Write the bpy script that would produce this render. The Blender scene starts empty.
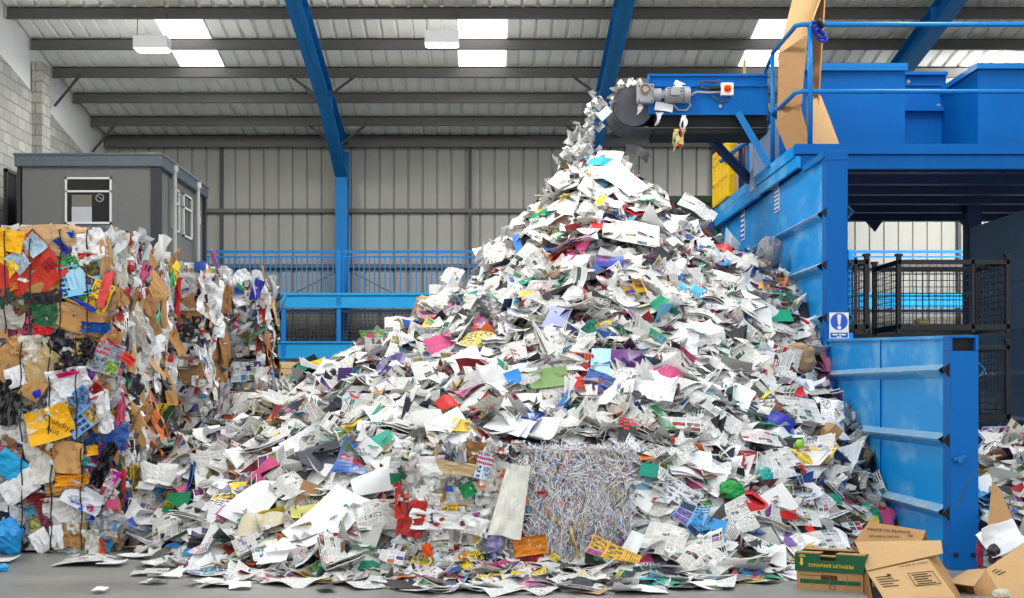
SKY = 1.3; EXPO = 0.27; SUN = 19.0
import bpy, math, random
import numpy as np
from mathutils import Vector, Matrix

import time
_t0 = time.time()
def T_(m): print('TIME', m, round(time.time() - _t0, 1))
SC = bpy.context.scene
COL = SC.collection
PX0, PY0, F, EYE = 486.0, 390.0, 1400.0, 1.66      # principal point, focal length (px), eye height


def W(px, py, Y):
    """world point seen at (px, py) of the photograph at depth Y"""
    return Vector(((px - PX0) * Y / F, Y, EYE + (PY0 - py) * Y / F))


def to_px(v):
    return PX0 + F * v[0] / v[1], PY0 - F * (v[2] - EYE) / v[1]


def lin(c):
    return tuple(((x / 255.0) / 12.92 if x / 255.0 <= 0.04045 else ((x / 255.0 + 0.055) / 1.055) ** 2.4) for x in c)


def rgba(c):
    return (*lin(c), 1.0)


# ------------------------------------------------------------------ objects and properties
def tag(o, label=None, cat=None, group=None, kind=None):
    if label: o['label'] = label
    if cat: o['category'] = cat
    if group: o['group'] = group
    if kind: o['kind'] = kind
    return o


def thing(name, label, cat, loc=(0, 0, 0), group=None):
    o = bpy.data.objects.new(name, None)
    o.empty_display_size = 0.1
    COL.objects.link(o)
    o.location = loc
    return tag(o, label, cat, group)


def link_mesh(name, me, parent=None, loc=None, rot=None, color=None):
    o = bpy.data.objects.new(name, me)
    COL.objects.link(o)
    if parent is not None: o.parent = parent
    if loc is not None: o.location = loc
    if rot is not None: o.rotation_euler = rot.to_euler()
    if color is not None: o.color = (*lin(color), 1.0)
    return o


class MB:
    """collects shapes (world coordinates) and builds ONE mesh object"""
    def __init__(s):
        s.v, s.f, s.mi, s.m = [], [], [], 0

    def add(s, vs, fs):
        b = len(s.v)
        s.v += [tuple(v) for v in vs]
        s.f += [tuple(b + i for i in f) for f in fs]
        s.mi += [s.m] * len(fs)
        return s

    def box(s, x0, x1, y0, y1, z0, z1):
        vs = [(x, y, z) for z in (z0, z1) for y in (y0, y1) for x in (x0, x1)]
        return s.add(vs, [(0, 2, 3, 1), (4, 5, 7, 6), (0, 1, 5, 4), (2, 6, 7, 3), (0, 4, 6, 2), (1, 3, 7, 5)])

    def prism(s, pts, vec):
        """closed polygon (3-D points) pushed along vec"""
        n = len(pts); vec = Vector(vec)
        vs = [Vector(p) for p in pts] + [Vector(p) + vec for p in pts]
        fs = [tuple(range(n))[::-1], tuple(range(n, 2 * n))]
        fs += [(i, (i + 1) % n, n + (i + 1) % n, n + i) for i in range(n)]
        return s.add(vs, fs)

    def bar(s, p0, p1, w, h, up=(0, 0, 1)):
        p0, p1 = Vector(p0), Vector(p1)
        d = (p1 - p0).normalized(); up = Vector(up)
        if abs(d.dot(up)) > 0.98: up = Vector((0, 1, 0))
        a = d.cross(up).normalized(); b = a.cross(d).normalized()
        q = [p0 + a * sx * w / 2 + b * sz * h / 2 for sx, sz in ((-1, -1), (1, -1), (1, 1), (-1, 1))]
        return s.prism(q, p1 - p0)

    def tube(s, pts, r, seg=8, closed=False):
        pts = [Vector(p) for p in pts]; n = len(pts); rings = []
        prev = None
        for i, p in enumerate(pts):
            d = (pts[min(i + 1, n - 1)] - pts[max(i - 1, 0)]).normalized()
            if prev is None:
                up = Vector((0, 0, 1)) if abs(d.z) < 0.9 else Vector((0, 1, 0))
                a = d.cross(up).normalized()
            else:
                a = (prev - d * prev.dot(d)).normalized()
            prev = a; b = d.cross(a)
            rr = r[i] if isinstance(r, (list, tuple)) else r
            rings += [p + (a * math.cos(t) + b * math.sin(t)) * rr for t in [2 * math.pi * k / seg for k in range(seg)]]
        fs = [(i * seg + k, i * seg + (k + 1) % seg, (i + 1) * seg + (k + 1) % seg, (i + 1) * seg + k) for i in range(n - 1) for k in range(seg)]
        fs += [tuple(range(seg))[::-1], tuple((n - 1) * seg + k for k in range(seg))]
        return s.add(rings, fs)

    def cyl(s, p0, p1, r, seg=20):
        return s.tube([p0, p1], r, seg)

    def build(s, name, mats, parent=None, bevel=0, smooth=False, color=None):
        off = Vector(parent.matrix_basis.translation) if parent is not None else Vector((0, 0, 0))
        if parent is not None and parent.parent is not None:
            off = off + Vector(parent.parent.matrix_basis.translation)
        me = bpy.data.meshes.new(name)
        me.from_pydata([tuple(Vector(v) - off) for v in s.v], [], s.f)
        for m in (mats if isinstance(mats, (list, tuple)) else [mats]): me.materials.append(m)
        me.polygons.foreach_set('material_index', s.mi)
        if smooth: me.polygons.foreach_set('use_smooth', [True] * len(me.polygons))
        me.update()
        o = link_mesh(name, me, parent, color=color)
        if bevel:
            b = o.modifiers.new('Bevel', 'BEVEL'); b.width = bevel; b.segments = 2; b.limit_method = 'ANGLE'
        return o


def struct(o):
    o['kind'] = 'structure'
    return o


# ------------------------------------------------------------------ materials
class N:
    def __init__(s, tree): s.t = tree
    def new(s, typ, **kw):
        n = s.t.nodes.new(typ)
        for k, v in kw.items(): setattr(n, k, v)
        return n
    def put(s, sock, v):
        if isinstance(v, bpy.types.NodeSocket): s.t.links.new(v, sock)
        elif v is not None: sock.default_value = v
    def math(s, op, a, b=None, c=None):
        n = s.new('ShaderNodeMath', operation=op)
        for i, v in enumerate((a, b, c)): s.put(n.inputs[i], v)
        return n.outputs[0]
    def vmath(s, op, a, b=None):
        n = s.new('ShaderNodeVectorMath', operation=op)
        s.put(n.inputs[0], a); s.put(n.inputs[1], b)
        return n.outputs[0]
    def mix(s, f, a, b):
        n = s.new('ShaderNodeMix', data_type='RGBA')
        s.put(n.inputs[0], f); s.put(n.inputs[6], a); s.put(n.inputs[7], b)
        return n.outputs[2]
    def noise(s, vec, scale, detail=3, rough=0.6):
        n = s.new('ShaderNodeTexNoise')
        s.put(n.inputs['Vector'], vec); n.inputs['Scale'].default_value = scale
        n.inputs['Detail'].default_value = detail; n.inputs['Roughness'].default_value = rough
        return n
    def ramp(s, f, lo, hi):
        n = s.new('ShaderNodeMapRange'); s.put(n.inputs[0], f)
        n.inputs[1].default_value = lo; n.inputs[2].default_value = hi
        return n.outputs[0]


def new_mat(name, rough=0.6, metal=0.0, spec=0.4):
    m = bpy.data.materials.new(name); m.use_nodes = True
    b = m.node_tree.nodes['Principled BSDF']
    b.inputs['Roughness'].default_value = rough
    b.inputs['Metallic'].default_value = metal
    b.inputs['Specular IOR Level'].default_value = spec
    return m, N(m.node_tree), b


def worn(name, base, wear=None, amount=0.5, scale=3.0, stretch=(1, 1, 1), rough=0.5, metal=0.0, bump=0.0, fine=0.06, spec=0.4):
    """paint / concrete / metal: a base colour with patches of a second one and a fine grain"""
    m, n, b = new_mat(name, rough, metal, spec)
    tc = n.new('ShaderNodeTexCoord').outputs['Object']
    v = n.vmath('MULTIPLY', tc, stretch)
    a = n.noise(v, scale, 5, 0.65).outputs[0]
    f = n.math('MULTIPLY', n.ramp(a, 0.5, 0.72), amount)
    g = n.noise(v, scale * 14, 3, 0.6).outputs[0]
    c = n.mix(f, rgba(base), rgba(wear or tuple(min(255, x + 30) for x in base)))
    dark = n.mix(n.math('MULTIPLY', n.ramp(g, 0.35, 0.75), fine * 4), c, (*[x * 0.55 for x in lin(base)], 1))
    n.put(b.inputs['Base Color'], dark)
    if bump:
        bp = n.new('ShaderNodeBump'); bp.inputs['Strength'].default_value = bump; bp.inputs['Distance'].default_value = 0.02
        n.put(bp.inputs['Height'], g); n.put(b.inputs['Normal'], bp.outputs[0])
    return m


def print_group():
    """procedural printing: cells of text lines, headlines, pictures and blank paper"""
    t = bpy.data.node_groups.new('printing', 'ShaderNodeTree')
    for nm, ty in (('Rnd', 'NodeSocketFloat'), ('Paper', 'NodeSocketColor'), ('Tint', 'NodeSocketColor'), ('CX', 'NodeSocketFloat'), ('CY', 'NodeSocketFloat'),
                   ('Sat', 'NodeSocketFloat'), ('Photos', 'NodeSocketFloat'), ('Text', 'NodeSocketFloat'), ('Ink', 'NodeSocketFloat')):
        t.interface.new_socket(nm, in_out='INPUT', socket_type=ty)
    t.interface.new_socket('Color', in_out='OUTPUT', socket_type='NodeSocketColor')
    n = N(t); gi = n.new('NodeGroupInput'); go = n.new('NodeGroupOutput')
    I = gi.outputs
    uv = n.new('ShaderNodeUVMap').outputs[0]
    sep = n.new('ShaderNodeSeparateXYZ'); n.put(sep.inputs[0], uv)
    x = n.math('MULTIPLY', sep.outputs[0], I['CX']); y = n.math('MULTIPLY', sep.outputs[1], I['CY'])
    fx, fy = n.math('FRACT', x), n.math('FRACT', y)
    comb = n.new('ShaderNodeCombineXYZ')
    n.put(comb.inputs[0], n.math('FLOOR', x)); n.put(comb.inputs[1], n.math('FLOOR', y)); n.put(comb.inputs[2], n.math('MULTIPLY', I['Rnd'], 713.0))
    wn = n.new('ShaderNodeTexWhiteNoise', noise_dimensions='3D'); n.put(wn.inputs[0], comb.outputs[0])
    s2 = n.new('ShaderNodeSeparateColor'); n.put(s2.inputs[0], wn.outputs['Color'])
    kind = wn.outputs['Value']
    mg = lambda f, e: n.math('MULTIPLY', n.math('GREATER_THAN', f, e), n.math('LESS_THAN', f, 1 - e))
    inside = n.math('MULTIPLY', mg(fx, 0.05), mg(fy, 0.07))
    # words in lines
    lx, ly = n.math('MULTIPLY', x, 7.0), n.math('MULTIPLY', y, 7.0)
    lc = n.new('ShaderNodeCombineXYZ'); n.put(lc.inputs[0], n.math('FLOOR', lx)); n.put(lc.inputs[1], n.math('FLOOR', ly)); n.put(lc.inputs[2], n.math('MULTIPLY', I['Rnd'], 97.0))
    wl = n.new('ShaderNodeTexWhiteNoise', noise_dimensions='3D'); n.put(wl.inputs[0], lc.outputs[0])
    word = n.math('MULTIPLY', n.math('GREATER_THAN', wl.outputs['Value'], 0.14), n.math('GREATER_THAN', n.math('FRACT', ly), 0.45))
    text = n.mix(n.math('MULTIPLY', n.math('MULTIPLY', word, inside), I['Ink']), I['Paper'], (0.03, 0.03, 0.035, 1))
    # headline: few large words
    hx, hy = n.math('MULTIPLY', x, 4.0), n.math('MULTIPLY', y, 3.0)
    hc = n.new('ShaderNodeCombineXYZ'); n.put(hc.inputs[0], n.math('FLOOR', hx)); n.put(hc.inputs[1], n.math('FLOOR', hy)); n.put(hc.inputs[2], n.math('MULTIPLY', I['Rnd'], 51.0))
    wh = n.new('ShaderNodeTexWhiteNoise', noise_dimensions='3D'); n.put(wh.inputs[0], hc.outputs[0])
    hm = n.math('MULTIPLY', n.math('MULTIPLY', n.math('GREATER_THAN', wh.outputs['Value'], 0.25), mg(n.math('FRACT', hy), 0.22)), mg(n.math('FRACT', hx), 0.08))
    head = n.mix(hm, I['Paper'], n.mix(n.math('GREATER_THAN', s2.outputs[1], 0.7), (0.02, 0.02, 0.025, 1), n.mix(n.math('GREATER_THAN', s2.outputs[2], .5), (0.55, 0.03, 0.03, 1), I['Tint'])))
    # picture
    hsv = n.new('ShaderNodeCombineColor', mode='HSV')
    pn = n.noise(n.vmath('ADD', uv, comb.outputs[0]), 11.0, 3, 0.6)
    n.put(hsv.inputs[0], n.math('FRACT', n.math('ADD', n.math('MULTIPLY', s2.outputs[0], 23.7), n.math('MULTIPLY', pn.outputs[0], 0.25)))); n.put(hsv.inputs[1], I['Sat'])
    n.put(hsv.inputs[2], n.math('MULTIPLY', n.ramp(pn.outputs[0], 0.3, 0.75), n.math('ADD', n.math('MULTIPLY', s2.outputs[1], 0.7), 0.08)))
    pic = n.mix(inside, I['Paper'], n.mix(n.math('GREATER_THAN', s2.outputs[2], 0.5), hsv.outputs[0], n.mix(n.ramp(pn.outputs[0], .4, .62), I['Tint'], (0.03, 0.03, 0.04, 1))))
    c = n.mix(n.math('LESS_THAN', kind, I['Text']), head, text)
    c = n.mix(n.math('GREATER_THAN', kind, n.math('SUBTRACT', 0.93, I['Photos'])), c, pic)
    c = n.mix(n.math('GREATER_THAN', kind, 0.93), c, I['Paper'])
    n.put(go.inputs[0], c)
    return t


PRINT = print_group()


def printed(name, cx, cy, sat, photos, text, paper=None, tint_is_paper=False, attr=False, rough=0.6, ink=0.62, spec=0.3):
    m, n, b = new_mat(name, rough, 0, spec)
    if attr:
        rnd = n.new('ShaderNodeAttribute', attribute_name='rnd').outputs['Fac']
        tint = n.new('ShaderNodeAttribute', attribute_name='tint').outputs['Color']
    else:
        oi = n.new('ShaderNodeObjectInfo'); rnd, tint = oi.outputs['Random'], oi.outputs['Color']
    g = n.new('ShaderNodeGroup', node_tree=PRINT)
    n.put(g.inputs['Rnd'], rnd); n.put(g.inputs['Tint'], tint)
    pap = tint if tint_is_paper else rgba(paper)
    if not tint_is_paper:
        pap = n.mix(n.math('MULTIPLY', n.math('FRACT', n.math('MULTIPLY', rnd, 17.0)), 0.35), pap, (*[q * .7 for q in lin(paper)], 1))
    n.put(g.inputs['Paper'], pap)
    for k, v in (('CX', cx), ('CY', cy), ('Sat', sat), ('Photos', photos), ('Text', text), ('Ink', ink)): g.inputs[k].default_value = v
    n.put(b.inputs['Base Color'], g.outputs[0])
    tb = n.new('ShaderNodeBsdfTranslucent')
    return m


def plain(name, rough=0.6, spec=0.3, attr=False, grain=0.0):
    """one colour of the object itself, with faint mottling"""
    m, n, b = new_mat(name, rough, 0, spec)
    c = n.new('ShaderNodeAttribute', attribute_name='tint').outputs['Color'] if attr else n.new('ShaderNodeObjectInfo').outputs['Color']
    ns = n.noise(n.new('ShaderNodeTexCoord').outputs['Object'], 9, 4).outputs[0]
    n.put(b.inputs['Base Color'], n.mix(n.math('MULTIPLY', n.ramp(ns, 0.4, 0.8), 0.15 + grain), c, n.vmath('MULTIPLY', c, (0.6, 0.6, 0.6))))
    return m


def emit(name, color, strength):
    m = bpy.data.materials.new(name); m.use_nodes = True
    t = m.node_tree; t.nodes.clear()
    e = t.nodes.new('ShaderNodeEmission'); o = t.nodes.new('ShaderNodeOutputMaterial')
    e.inputs[0].default_value = (*color, 1); e.inputs[1].default_value = strength
    t.links.new(e.outputs[0], o.inputs[0])
    return m


M = {
    'deck_blue': worn('blue_painted_steel', (0, 96, 174), (0, 112, 186), 0.6, 1.2, rough=0.5, fine=0.02, spec=0.15),
    'wall_blue': worn('scuffed_skylit_blue_steel', (0, 146, 222), (128, 196, 232), 0.95, 1.2, (1, 0.7, 1.4), rough=0.4, fine=0.03, spec=0.3),  # pale patches: scuffs, plus reflected sky put into the colour
    'ledge': worn('scraped_blue_edge', (120, 172, 206), (204, 198, 182), 0.95, 7, rough=0.5),
    'rail_blue': worn('blue_rail_paint', (4, 112, 184), (16, 124, 194), 0.5, 3, rough=0.4, fine=0.02, spec=0.25),
    'frame_blue': worn('blue_frame_paint', (14, 108, 172), (34, 124, 182), 0.5, 2, rough=0.5, fine=0.02, spec=0.2),
    'walk_blue': worn('sky_blue_beam_paint', (34, 146, 200), (56, 158, 208), 0.5, 2, rough=0.5, fine=0.02, spec=0.2),
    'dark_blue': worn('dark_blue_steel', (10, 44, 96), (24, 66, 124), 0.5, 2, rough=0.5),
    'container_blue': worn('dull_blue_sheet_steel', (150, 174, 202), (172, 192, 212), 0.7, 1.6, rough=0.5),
    'black_steel': worn('black_cage_steel', (26, 27, 34), (40, 40, 48), 0.4, 4, rough=0.5),
    'black': worn('black_rubber', (16, 16, 18), (34, 34, 36), 0.5, 3, rough=0.7),
    'grey_belt': worn('worn_grey_belt', (74, 76, 80), (110, 108, 108), 0.6, 3, rough=0.6),
    'purlin': worn('grey_galvanised_steel', (92, 90, 87), (112, 110, 106), 0.5, 2, (0.3, 1, 1), rough=0.6),
    'dark_steel': worn('dark_grey_steel', (62, 62, 62), (80, 80, 80), 0.5, 2, rough=0.6),
    'cladding': worn('pale_grey_wall_cladding', (150, 149, 140), (138, 137, 129), 0.6, 0.8, (1, 1, 0.3), rough=0.6, fine=0.03),
    'roof': worn('pale_roof_lining_sheet', (238, 237, 228), (222, 223, 208), 0.5, 0.6, rough=0.65, fine=0.02),
    'plaster': worn('white_board', (214, 214, 210), (200, 200, 196), 0.5, 1, rough=0.8, fine=0.02),
    'cabin': worn('grey_stucco_panel', (116, 117, 115), (123, 124, 122), 0.4, 6, rough=0.9, bump=0.3, fine=0.04),
    'cabin_trim': worn('slate_blue_grey_trim', (92, 102, 110), (110, 116, 118), 0.5, 4, rough=0.6),
    'cabin_dark': worn('dark_corner_trim', (52, 56, 62), (60, 64, 70), 0.4, 4, rough=0.6),
    'white_frame': worn('white_window_frame', (226, 226, 222), (210, 210, 206), 0.3, 4, rough=0.5, fine=0.01),
    'white': worn('white_sheet_metal', (235, 236, 236), (225, 226, 226), 0.3, 4, rough=0.5, fine=0.01),
    'grey_metal': worn('grey_cast_motor_metal', (156, 158, 160), (122, 118, 112), 0.6, 7, rough=0.45, metal=0.2),
    'rust': worn('rusty_metal', (112, 74, 56), (150, 120, 96), 0.6, 9, rough=0.7),
    'red': worn('red_plastic', (206, 30, 26), (214, 44, 36), 0.3, 6, rough=0.35, fine=0.01),
    'yellow': worn('yellow_plastic', (250, 208, 16), (255, 218, 50), 0.4, 3, rough=0.4, fine=0.02),
    'yellow_dark': worn('yellow_plastic_shaded', (176, 134, 10), (190, 148, 20), 0.4, 3, rough=0.5, fine=0.02),  # darker copy of the yellow: shade painted for the crate slots
    'green_skip': worn('dark_green_steel', (40, 62, 50), (58, 78, 62), 0.6, 3, rough=0.55),
    'timber': worn('pale_sawn_timber', (216, 190, 132), (198, 168, 108), 0.6, 3, (1, 6, 6), rough=0.75),
    'card': worn('brown_corrugated_cardboard', (176, 134, 88), (158, 118, 74), 0.5, 2.5, (1, 1, 3), rough=0.8, fine=0.03),
    'card_pale': worn('pale_corrugated_cardboard', (196, 158, 110), (178, 140, 94), 0.5, 2.0, (1, 1, 3), rough=0.8, fine=0.03),
    'card_edge': worn('cardboard_cut_edge', (150, 108, 66), (128, 90, 54), 0.5, 9, rough=0.9),
    'card_green': worn('green_printed_cardboard', (18, 84, 50), (30, 96, 58), 0.4, 4, rough=0.7, fine=0.04),
    'ink': worn('black_print', (38, 34, 30), (52, 46, 40), 0.4, 8, rough=0.8),
    'yellow_ink': worn('yellow_print', (226, 190, 60), (210, 176, 60), 0.4, 8, rough=0.8),
    'sign_blue': worn('sign_blue', (10, 82, 196), (16, 88, 200), 0.2, 4, rough=0.35, fine=0.0),
    'orange': worn('orange_sign', (226, 104, 44), (220, 96, 40), 0.2, 4, rough=0.5, fine=0.0),
    'wire': worn('dark_baling_wire', (44, 42, 42), (66, 60, 54), 0.4, 8, rough=0.5, metal=0.3),
    'glass_dark': None,
    'newsprint': printed('newsprint', 5, 7, 0.5, 0.17, 0.70, paper=(232, 230, 224), ink=.5),
    'magazine': printed('glossy_magazine_print', 2, 3, 0.75, 0.5, 0.3, tint_is_paper=True, rough=0.35, spec=0.5),
    'leaflet': printed('leaflet_print', 3, 3, 0.7, 0.26, 0.6, paper=(238, 238, 236), rough=0.45),
    'office': printed('office_paper_print', 1, 3, 0.2, 0.0, 0.93, paper=(248, 248, 247), rough=0.6, ink=0.10),
    'carton': printed('carton_print', 2, 2, 0.8, 0.4, 0.2, tint_is_paper=True, rough=0.45, spec=0.4),
    'plain': plain('coloured_card', 0.5),
    'film': plain('crumpled_plastic_film', 0.25, 0.6),
    'bag_paper': plain('brown_bag_paper', 0.85, 0.1, grain=0.3),
    'newsprint_a': printed('loose_newsprint', 5, 6, 0.5, 0.15, 0.70, paper=(226, 224, 218), ink=.5, attr=True),
    'magazine_a': printed('loose_magazine_print', 2, 3, 0.75, 0.45, 0.3, tint_is_paper=True, attr=True, rough=0.4),
    'plain_a': plain('loose_coloured_paper', 0.55, attr=True),
}


def glass_mat():
    m, n, b = new_mat('dark_window_glass', 0.05, 0, 0.6)
    b.inputs['Base Color'].default_value = (0.012, 0.013, 0.015, 1)
    return m


M['glass_dark'] = glass_mat()


def text_obj(name, body, size, mat, parent, mw, align='CENTER', extrude=0.0008):
    c = bpy.data.curves.new(name, 'FONT'); c.body = body; c.size = size; c.align_x = align; c.align_y = 'CENTER'; c.extrude = extrude
    c.materials.append(mat)
    tmp = bpy.data.objects.new(name, c); COL.objects.link(tmp); bpy.context.view_layer.update()
    me = bpy.data.meshes.new_from_object(tmp.evaluated_get(bpy.context.evaluated_depsgraph_get()))
    bpy.data.objects.remove(tmp); bpy.data.curves.remove(c)
    o = bpy.data.objects.new(name, me); COL.objects.link(o)
    if parent is not None:
        o.parent = parent
        off = Matrix.Translation(-Vector(parent.matrix_basis.translation) - (Vector(parent.parent.matrix_basis.translation) if parent.parent else Vector()))
        mw = off @ mw
    o.matrix_local = mw
    return o


def frame_matrix(origin, right, up):
    right = Vector(right).normalized(); up = Vector(up); up = (up - right * up.dot(right)).normalized(); out = right.cross(up)
    m = Matrix((right, up, out)).transposed().to_4x4(); m.translation = Vector(origin)
    return m
# ------------------------------------------------------------------ the hall
YB = 35.0                      # back wall
XL, XR = -9.475, 15.2          # side walls
TAN = 0.169                    # roof pitch
def purlin_z(y): return 7.86 + TAN * (YB - y)
PITCH_Y = 1.475
YF = 13.0                      # the roof is open towards the yard in front of this

mb = MB(); mb.box(-40, 40, -40, YB + 0.4, -0.3, 0.0)
floor_mat, n, b = new_mat('concrete_floor', 0.45, 0, 0.4)
tc = n.new('ShaderNodeTexCoord').outputs['Object']
a1 = n.noise(tc, 0.7, 6, 0.65).outputs[0]; a2 = n.noise(tc, 9, 4, 0.7).outputs[0]; a3 = n.noise(tc, 70, 2, 0.6).outputs[0]
c = n.mix(n.ramp(a1, 0.35, 0.65), rgba((122, 121, 117)), rgba((150, 148, 142)))
c = n.mix(n.math('MULTIPLY', n.ramp(a2, 0.5, 0.75), 0.5), c, rgba((98, 97, 94)))
c = n.mix(n.math('MULTIPLY', n.ramp(a3, 0.62, 0.72), 0.4), c, rgba((190, 188, 182)))
n.put(b.inputs['Base Color'], c); n.put(b.inputs['Roughness'], n.math('ADD', n.math('MULTIPLY', a1, 0.5), 0.2))
struct(mb.build('floor', floor_mat))


def ribbed(mb, origin, along, run, out, length, total, pitch=0.34, groove=0.07, depth=0.045, skip=None):
    """profiled sheet: flat pans with narrow trapezoid ribs. along = rib direction, run = direction across the ribs"""
    o, al, ru, ou = Vector(origin), Vector(along), Vector(run), Vector(out)
    prof = []; x = 0.0
    while x < total - 1e-6:
        x1 = min(x + pitch, total)
        prof += [(x, 0), (max(x, x1 - groove), 0), (max(x, x1 - groove * 0.72), -depth), (x1 - groove * 0.28, -depth)]
        x = x1
    prof.append((total, 0))
    vs = [o + ru * a + ou * d for a, d in prof] + [o + ru * a + ou * d + al * length for a, d in prof]
    m = len(prof); fs = []
    for i in range(m - 1):
        mid = (prof[i][0] + prof[i + 1][0]) / 2
        if skip and skip(mid): continue
        fs.append((i, i + 1, m + i + 1, m + i))
    mb.add(vs, fs)
    return mb


# back wall of profiled sheets
mb = ribbed(MB(), (XL, YB, 0), (0, 0, 1), (1, 0, 0), (0, -1, 0), 8.2, XR - XL, pitch=0.36, groove=0.055, depth=0.05)
struct(mb.build('wall_back', M['cladding']))
mb = MB(); mb.box(XL - 0.3, XR + 0.3, YB + 0.08, YB + 0.2, 0, 8.3); struct(mb.build('wall_back_outer', M['cladding']))

# roof sheets in lanes: skylight lanes are left open and glazed
SKY_X = [-6.73 + 6.14 * k for k in range(4)]
slope = Vector((0, -1, TAN)); up_n = Vector((0, -TAN, -1)).normalized()
rows = [(35.15, 30.75, False), (30.75, 28.0, True), (28.0, 22.0, False), (22.0, 16.5, True), (16.5, YF, False)]
mb = MB()
for y0, y1, sky in rows:
    skip = (lambda m: any(sx - 0.02 < XL + m < sx + 1.0 for sx in SKY_X)) if sky else None
    ribbed(mb, (XL, y0, purlin_z(y0) + 0.14), slope, (1, 0, 0), up_n, y0 - y1, XR - XL, pitch=0.32, groove=0.09, depth=0.05, skip=skip)
struct(mb.build('roof', M['roof']))
mb = MB()   # outer skin, again open over the skylights
for y0, y1, sky in rows:
    xs = [XL - 0.3] + [v for sx in SKY_X for v in (sx, sx + 1.0)] + [XR + 0.3] if sky else [XL - 0.3, XR + 0.3]
    for i in range(0, len(xs), 2):
        z0, z1 = purlin_z(y0) + 0.24, purlin_z(y1) + 0.24
        mb.prism([(xs[i], y0, z0), (xs[i + 1], y0, z0), (xs[i + 1], y1, z1), (xs[i], y1, z1)], (0, 0, 0.05))
struct(mb.build('roof_outer', M['roof']))
sky_mat = emit('bright_translucent_rooflight', (1.0, 1.0, 1.0), 3.2)
k = 0
for y0, y1, sky in rows:
    if not sky: continue
    for sx in SKY_X:
        k += 1
        mb = MB(); z0, z1 = purlin_z(y0) + 0.19, purlin_z(y1) + 0.19
        mb.prism([(sx, y0, z0), (sx + 1.0, y0, z0), (sx + 1.0, y1, z1), (sx, y1, z1)], (0, 0, 0.02))
        struct(mb.build(f'window_{k}', sky_mat))

# purlins (Z sections) across the hall
for i in range(int((YB - YF) / PITCH_Y) + 1):
    y = YB - PITCH_Y * i - (0.12 if i == 0 else 0); z = purlin_z(y)
    mb = MB(); h = 0.13 if i else 0.17
    mb.box(XL + 0.02, XR, y - 0.012, y + 0.012, z - h, z + h * 0.8)
    mb.box(XL + 0.02, XR, y - 0.085, y + 0.012, z - h, z - h + 0.02)
    mb.box(XL + 0.02, XR, y - 0.012, y + 0.085, z + h * 0.8 - 0.02, z + h * 0.8)
    if i == 0: mb.box(XL + 0.02, XR, y - 0.16, y - 0.1, z - h - 0.02, z + 0.02)
    struct(mb.build('roof_purlin', M['purlin']))

# portal frames: column, haunched rafter
for x in (-3.56, 2.6, 8.72, 14.9):
    mb = MB(); w = 0.3
    # column: two flanges and web
    mb.box(x - w / 2, x + w / 2, 34.42, 34.45, 0, 7.2); mb.box(x - w / 2, x + w / 2, 34.88, 34.92, 0, 7.6); mb.box(x - 0.02, x + 0.02, 34.45, 34.88, 0, 7.6)
    # rafter: depth 0.42, haunch to 0.95 at the column
    ys = [34.9, 34.4, 31.2, YF]
    top = [purlin_z(y) - 0.14 for y in ys]; dep = [1.0, 0.92, 0.46, 0.46]
    for i in range(3):
        y0, y1 = ys[i], ys[i + 1]
        for dz0, dz1, hw in ((0.0, 0.03, w / 2),):
            mb.prism([(x - hw, y0, top[i] - dz1), (x + hw, y0, top[i] - dz1), (x + hw, y1, top[i + 1] - dz1), (x - hw, y1, top[i + 1] - dz1)], (0, 0, 0.03))
        mb.prism([(x - w / 2, y0, top[i] - dep[i]), (x + w / 2, y0, top[i] - dep[i]), (x + w / 2, y1, top[i + 1] - dep[i + 1]), (x - w / 2, y1, top[i + 1] - dep[i + 1])], (0, 0, 0.03))
        mb.prism([(x - 0.015, y0, top[i] - dep[i]), (x - 0.015, y0, top[i]), (x - 0.015, y1, top[i + 1]), (x - 0.015, y1, top[i + 1] - dep[i + 1])], (0.03, 0, 0))
    for y in (31.2, 27.0):
        zt = purlin_z(y) - 0.14
        mb.box(x - w / 2, x + w / 2, y - 0.012, y + 0.012, zt - 0.46, zt)
    struct(mb.build('portal_frame_column', M['frame_blue'], bevel=0.006))
    for i in (1, 3):                              # knee braces up to the purlins
        y = YB - PITCH_Y * i
        for sx in (-1, 1):
            mb = MB(); mb.bar((x + sx * 0.1, y, purlin_z(y) - 0.55), (x + sx * 0.72, y, purlin_z(y) - 0.08), 0.05, 0.05)
            struct(mb.build('purlin_brace_trim', M['dark_steel']))
for i in (1, 3):                                  # braces off the side wall
    y = YB - PITCH_Y * i
    mb = MB(); mb.bar((XL + 0.05, y, purlin_z(y) - 0.75), (XL + 0.62, y, purlin_z(y) - 0.06), 0.05, 0.05)
    struct(mb.build('purlin_brace_trim', M['dark_steel']))

# girt rails and wind posts on the back wall
for z, x0, x1 in ((6.13, XL, XR), (4.75, XL, XR), (3.0, XL, XR)):
    mb = MB(); mb.box(x0, x1, YB - 0.14, YB - 0.03, z - 0.05, z + 0.05)
    struct(mb.build('wall_rail_trim', M['purlin']))
for x in (-6.6, -0.4, 5.7, 11.8):
    mb = MB(); mb.box(x - 0.04, x + 0.04, YB - 0.12, YB - 0.01, 0, 7.8); struct(mb.build('wind_post_column', M['dark_steel']))

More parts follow.
